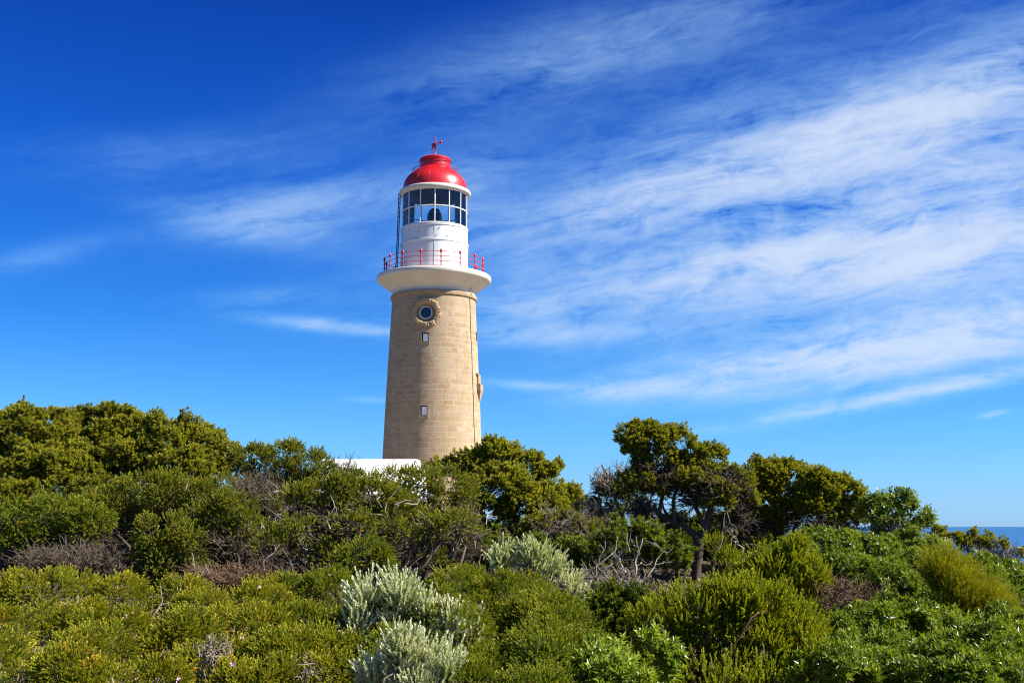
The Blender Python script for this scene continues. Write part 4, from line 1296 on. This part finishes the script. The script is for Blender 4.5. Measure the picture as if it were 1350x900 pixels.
plant('shrub', 'thin brownish heath shrub rising in front of the white roof', 'shrub', MID, 17.4, 455, 'cap', [(430, 628, 16, 13), (455, 634, 22, 12), (482, 634, 14, 9)], dry=[(455, 622, 22, 15, 0, .35, 1.4), (470, 645, 32, 18)], dens=500, mat='heathgreen')
plant('shrub', 'twin green-capped heath shrub in the centre above tangled grey branches', 'shrub', MID, 15.4, 440, 'cap', [(400, 660, 26, 20), (500, 684, 30, 16), (540, 678, 22, 18), (420, 655, 34, 20), (450, 648, 30, 18), (490, 660, 40, 24), (522, 670, 28, 22), (465, 672, 34, 16), (425, 672, 26, 14)],
      dry=[(400, 690, 44, 30, 0, .5, 1.2), (450, 690, 50, 34, 0, .5, 1.2), (505, 705, 50, 34, 0, .5, 1.3), (420, 740, 60, 36, 0, .6, 1.2), (515, 745, 44, 28)],
      limbs=[dict(p=[(395, 790), (400, 745), (385, 700), (410, 665)], r=.05), dict(p=[(505, 780), (515, 735), (495, 700), (480, 670)], r=.055), dict(p=[(455, 785), (462, 740), (445, 705), (450, 670)], r=.045), dict(p=[(505, 775), (535, 730), (530, 690)], r=.04)],
      dead=[(440, 710, 80, 45, 26), (395, 680, 30, 30, 8), (520, 700, 40, 40, 12)])
plant('shrub', 'dense rounded heath shrub at the foot of the lighthouse with a thick leaning trunk', 'shrub', MID, 15.9, 560, 'cap', [(610, 668, 22, 24), (570, 676, 26, 16), (524, 637, 30, 17), (558, 639, 34, 19), (592, 646, 30, 28), (548, 655, 34, 20), (575, 662, 34, 16)],
      dry=[(575, 690, 44, 26, 0, .5, 1.2), (610, 690, 26, 30, 0, .5, 1.4), (600, 720, 44, 30, 0, .5, 1.2), (555, 735, 50, 28, 0, .5, 1.2)],
      limbs=[dict(p=[(545, 785), (560, 745), (588, 705), (600, 665), (598, 650)], r=.07, r1=.03), dict(p=[(545, 780), (548, 735), (555, 690), (548, 650)], r=.045), dict(p=[(555, 770), (595, 745), (618, 710)], r=.04)],
      dead=[(590, 715, 50, 40, 22)])
plant('shrub', 'small round bright green bush standing alone before the dark tangle', 'shrub', None, 13.2, 480, 'cap', [(478, 735, 30, 20), (462, 742, 16, 14), (498, 738, 14, 12)], dry=[(485, 758, 30, 14)], cap=-.75, mat='heathgreen', dens=1000, size=.065)
plant('dry_shrub', 'low brown tangle of dead branches behind the yellow green carpet', 'shrub', 'dry twiggy shrubs without leaves', 13.6, 330, 'cap', dry=[(280, 765, 50, 18, 0, .5, 1.2), (340, 765, 50, 20, 0, .5, 1.2), (400, 770, 40, 18)], dead=[(320, 770, 80, 18, 14)], wood='rust')
plant('dry_shrub', 'brown leafless shrub between the lighthouse-side tree and the dead grey tree', 'shrub', 'dry twiggy shrubs without leaves', 16.5, 760, 'olive', [(720, 698, 26, 14), (742, 692, 18, 12), (700, 706, 18, 12), (775, 700, 20, 12), (752, 720, 22, 12)],
      dry=[(735, 700, 44, 32, 0, .5, 1.3), (770, 715, 36, 36, 0, .5, 1.4), (690, 730, 40, 26), (740, 745, 50, 30, 0, .5, 1.2), (800, 740, 34, 34, 0, .5, 1.1)],
      limbs=[dict(p=[(768, 800), (762, 750), (745, 710), (735, 680)], r=.05), dict(p=[(838, 760), (820, 725), (806, 700), (792, 690)], r=.05)], dead=[(800, 735, 45, 40, 16), (840, 715, 26, 24, 6)], wood='grey')
plant('dry_shrub', 'low grey dead branches in the dark gap right of the silver bush', 'shrub', 'dry twiggy shrubs without leaves', 12.8, 800, 'olive', dry=[(795, 775, 36, 26, 0, .5, 1.1), (775, 800, 26, 22), (835, 778, 34, 24)], dead=[(800, 780, 40, 34, 14), (845, 770, 20, 16, 5)], wood='grey')

plant('shrub', 'thin dark heath sprigs growing through the tangle of grey branches in the centre', 'shrub', None, 14.4, 470, 'cap',
      [(405, 700, 40, 15), (455, 694, 34, 14), (515, 706, 40, 15), (570, 700, 34, 15), (606, 694, 24, 18), (360, 722, 30, 15), (430, 735, 30, 12), (560, 740, 30, 12)], dens=420, cap=-.6, stems=1)
plant('shrub', 'thin leafy shrub growing through the brown leafless shrub right of centre', 'shrub', None, 16.0, 770, 'leathery',
      [(730, 722, 34, 18), (775, 728, 32, 20), (812, 718, 26, 20), (790, 756, 32, 16), (750, 756, 26, 14)], mat='leatherydark', dens=600, stems=1)
# ---- shaded shrubs behind the heath
SH = 'shaded dark shrubs behind the heath'
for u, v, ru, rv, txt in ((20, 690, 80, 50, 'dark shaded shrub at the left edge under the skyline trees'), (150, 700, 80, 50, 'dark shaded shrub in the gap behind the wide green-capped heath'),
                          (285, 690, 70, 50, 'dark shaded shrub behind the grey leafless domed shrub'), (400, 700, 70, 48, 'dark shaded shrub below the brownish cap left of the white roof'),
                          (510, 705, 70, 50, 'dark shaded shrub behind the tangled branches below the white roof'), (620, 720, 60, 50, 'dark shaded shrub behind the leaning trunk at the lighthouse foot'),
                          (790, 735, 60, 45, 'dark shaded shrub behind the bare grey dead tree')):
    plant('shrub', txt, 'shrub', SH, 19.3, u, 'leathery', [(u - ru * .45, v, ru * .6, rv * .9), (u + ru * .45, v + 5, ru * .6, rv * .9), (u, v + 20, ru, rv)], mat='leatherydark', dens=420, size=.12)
# ---- right-hand hillside of glossy shrubs
GL = 'glossy broad-leaved shrubs on the right-hand slope'
plant('shrub', 'glossy green shrub at the upper left of the right-hand slope, below the golden trees', 'shrub', GL, 14.5, 1110, 'glossy', slope(1040, 1132, 700, 768, 15.2, 12.8, 14.5), lumps=0, skirt=False)
plant('shrub', 'glossy green shrub at the crest below the big-leaved open shrub', 'shrub', GL, 15.0, 1190, 'glossy', slope(1130, 1238, 696, 768, 15.4, 12.8, 15.0, top=[(1130, 694), (1200, 702), (1238, 722)]), lumps=0, skirt=False)
plant('shrub', 'glossy green shrub along the crest right of the golden needle bush', 'shrub', GL, 14.0, 1300, 'glossy', slope(1245, 1372, 740, 800, 14.2, 11.3, 14.0), lumps=0, skirt=False)
plant('shrub', 'glossy shrub beside a rusty brown dry hollow on the right-hand slope', 'shrub', GL, 11.2, 1160, 'glossy', slope(1145, 1228, 762, 806, 12.2, 10.9, 11.2), dry=[(1120, 790, 44, 30, 0, .5, 1.2), (1150, 808, 40, 22, 0, .5, 1.2)], lumps=0, skirt=False)
plant('shrub', 'glossy shrub with rusty dead leaves in its middle, left of the golden needle bush', 'shrub', GL, 10.6, 1225, 'glossy', slope(1160, 1252, 800, 856, 10.9, 9.2, 10.6), dry=[(1236, 818, 26, 22, -.2, .3, 1.3)], lumps=0, skirt=False)
plant('golden_bush', 'golden yellow needle-leaved bush on the right-hand slope', 'bush', None, 10.2, 1280, 'golden', [(1234, 754, 20, 16), (1254, 766, 24, 20), (1272, 782, 26, 22), (1290, 796, 26, 24), (1308, 812, 22, 20), (1322, 826, 18, 16), (1262, 800, 22, 18)])
plant('shrub', 'glossy shrub at the right edge below the golden needle bush', 'shrub', GL, 9.2, 1330, 'glossy', slope(1295, 1372, 815, 885, 10.0, 8.0, 9.2), lumps=0, skirt=False)
plant('shrub', 'glossy dark shrub in the middle of the lower right-hand slope', 'shrub', GL, 8.6, 1170, 'glossy', slope(1095, 1215, 828, 886, 9.4, 7.9, 8.6), lumps=0, skirt=False)
plant('shrub', 'glossy shrub in the lower right corner', 'shrub', GL, 7.4, 1290, 'glossy', slope(1215, 1372, 862, 925, 8.3, 7.0, 7.4), lumps=0, skirt=False)
plant('shrub', 'glossy dark shrub along the bottom edge right of the bright spray bush', 'shrub', GL, 7.3, 1130, 'glossy', slope(1070, 1218, 882, 925, 7.8, 7.0, 7.3), lumps=0, skirt=False)
# ---- bright upright-leaved bushes right of centre
SPRAY = 'bright upright-leaved bushes right of centre'
plant('bush', 'large bright green bush of upright sprays right of centre foreground', 'bush', SPRAY, 9.0, 950, 'spray', [(872, 828, 40, 32), (912, 814, 40, 32), (958, 806, 40, 34), (1000, 804, 40, 34), (890, 858, 44, 30), (945, 856, 46, 34), (1000, 852, 46, 36), (1040, 840, 36, 34), (1058, 872, 34, 28), (980, 880, 50, 26)])
plant('bush', 'smaller bright spray bush rising behind the large one towards the golden trees', 'bush', SPRAY, 12.2, 1030, 'spray', [(1022, 758, 30, 24), (1046, 736, 22, 15), (996, 776, 30, 20), (1064, 764, 24, 22), (1040, 788, 36, 24)], size=.10)
plant('bush', 'low spray bush at the bottom edge under the large spray bush', 'bush', SPRAY, 7.4, 1000, 'spray', [(1075, 885, 22, 24), (1020, 905, 40, 22), (950, 912, 50, 22)], dens=650)
plant('shrub', 'pale lime broad-leaved shrub at the bottom centre', 'shrub', None, 7.8, 820, 'glossy', slope(752, 888, 858, 925, 8.4, 7.0, 7.8, top=[(752, 862), (800, 846), (850, 862), (888, 890)]), mat='lime', size=.07, lumps=0, skirt=False)

# ---- silver bushes
SV = 'silver-white leaved bushes'
plant('silver_bush', 'silver white spiky bush in the centre foreground with green showing through', 'bush', SV, 8.6, 535, 'silver', [(484, 800, 20, 18), (528, 793, 20, 13), (472, 830, 15, 16), (564, 814, 20, 15), (596, 832, 19, 16), (616, 852, 11, 12)])
plant('silver_bush', 'lowest silver white bush at the bottom edge of the centre', 'bush', SV, 7.3, 545, 'silver', [(526, 862, 12, 17), (545, 878, 18, 15), (580, 888, 21, 17), (498, 902, 16, 14), (556, 912, 24, 14)])
plant('silver_bush', 'two-headed sage white bush with grey stems behind the green mound', 'bush', SV, 11.2, 700, 'silver', [(661, 744, 13, 14), (704, 738, 17, 18), (724, 758, 20, 17), (744, 778, 15, 13), (757, 796, 9, 12)], dry=[(730, 790, 32, 26, 0, .4, 1.4), (700, 785, 24, 22, 0, .4, 1.2)], mat='sage', dead=[(735, 805, 22, 16, 8)])

# ---- foreground heath
FR = 'yellow green heath shrubs carpeting the foreground'
fl = (PINK, 5, .034)
plant('heath_shrub', 'green heath shrub filling between the two lower silver bushes', 'shrub', FR, 8.2, 520, 'heath', slope(462, 615, 800, 900, 9.0, 7.7, 8.2), mat='heathgreen', lumps=0, skirt=False)
plant('heath_shrub', 'green heath mound in front of the sage white bush', 'shrub', FR, 10.2, 640, 'heath', slope(572, 716, 750, 832, 11.0, 9.0, 10.2, top=[(572, 772), (610, 754), (650, 748), (690, 764), (716, 788)]), mat='heathgreen', lumps=0, skirt=False)
plant('heath_shrub', 'green heath mound sloping down to the pale lime shrub', 'shrub', FR, 8.8, 720, 'heath', slope(668, 792, 800, 880, 9.6, 7.8, 8.8, top=[(668, 806), (720, 796), (760, 822), (792, 852)]), mat='heathgreen', lumps=0, skirt=False)
plant('heath_shrub', 'dark heath shrub at the bottom edge right of the lowest silver bush', 'shrub', FR, 7.3, 670, 'heath', slope(610, 760, 864, 925, 8.0, 6.9, 7.3), mat='heathgreen', lumps=0, skirt=False)
plant('heath_shrub', 'green heath shrub right of the carpet, touching the silver bush', 'shrub', FR, 10.4, 400, 'heath', slope(372, 456, 772, 842, 10.9, 9.0, 10.4), mat='heathgreen', flowers=(WHITEP, 3, .03), lumps=0, skirt=False)
plant('heath_shrub', 'yellow heath shrub at the left end of the carpet, highest there', 'shrub', FR, 10.0, 50, 'heath', slope(-25, 130, 758, 836, 11.0, 8.9, 10.0, top=[(-25, 768), (50, 758), (100, 764), (130, 776)]), flowers=fl, lumps=0, skirt=False)
plant('heath_shrub', 'yellow heath shrub in the back of the carpet below the upright dark heath', 'shrub', FR, 9.8, 190, 'heath', slope(125, 262, 776, 842, 10.7, 8.9, 9.8), flowers=fl, lumps=0, skirt=False)
plant('heath_shrub', 'yellow heath shrub in the back of the carpet below the brown tangle', 'shrub', FR, 9.6, 310, 'heath', slope(258, 376, 782, 846, 10.6, 8.8, 9.6), flowers=(WHITEP, 5, .03), lumps=0, skirt=False)
plant('heath_shrub', 'yellow green heath shrub in the lower left corner', 'shrub', FR, 7.6, 40, 'heath', slope(-25, 115, 834, 925, 8.9, 6.9, 7.6), flowers=fl, lumps=0, skirt=False)
plant('heath_shrub', 'yellow green heath shrub along the bottom edge beside the corner shrub', 'shrub', FR, 7.5, 190, 'heath', slope(110, 250, 840, 925, 8.8, 6.9, 7.5), flowers=fl, lumps=0, skirt=False)
plant('heath_shrub', 'yellow heath shrub with dead grey twigs at the bottom edge', 'shrub', FR, 7.6, 320, 'heath', slope(245, 368, 844, 925, 8.7, 6.9, 7.6), dry=[(285, 858, 18, 16, -.1, .25, .8)], flowers=fl, lumps=0, skirt=False)
plant('heath_shrub', 'orange tinged heath shrub at the bottom edge left of the silver bushes', 'shrub', FR, 7.8, 420, 'heath', slope(362, 470, 840, 925, 8.8, 6.9, 7.8), dry=[(415, 885, 18, 16, -.3, .2, 1.0)], flowers=(WHITEP, 3, .03), lumps=0, skirt=False)
print('TRIS', TOTAL)
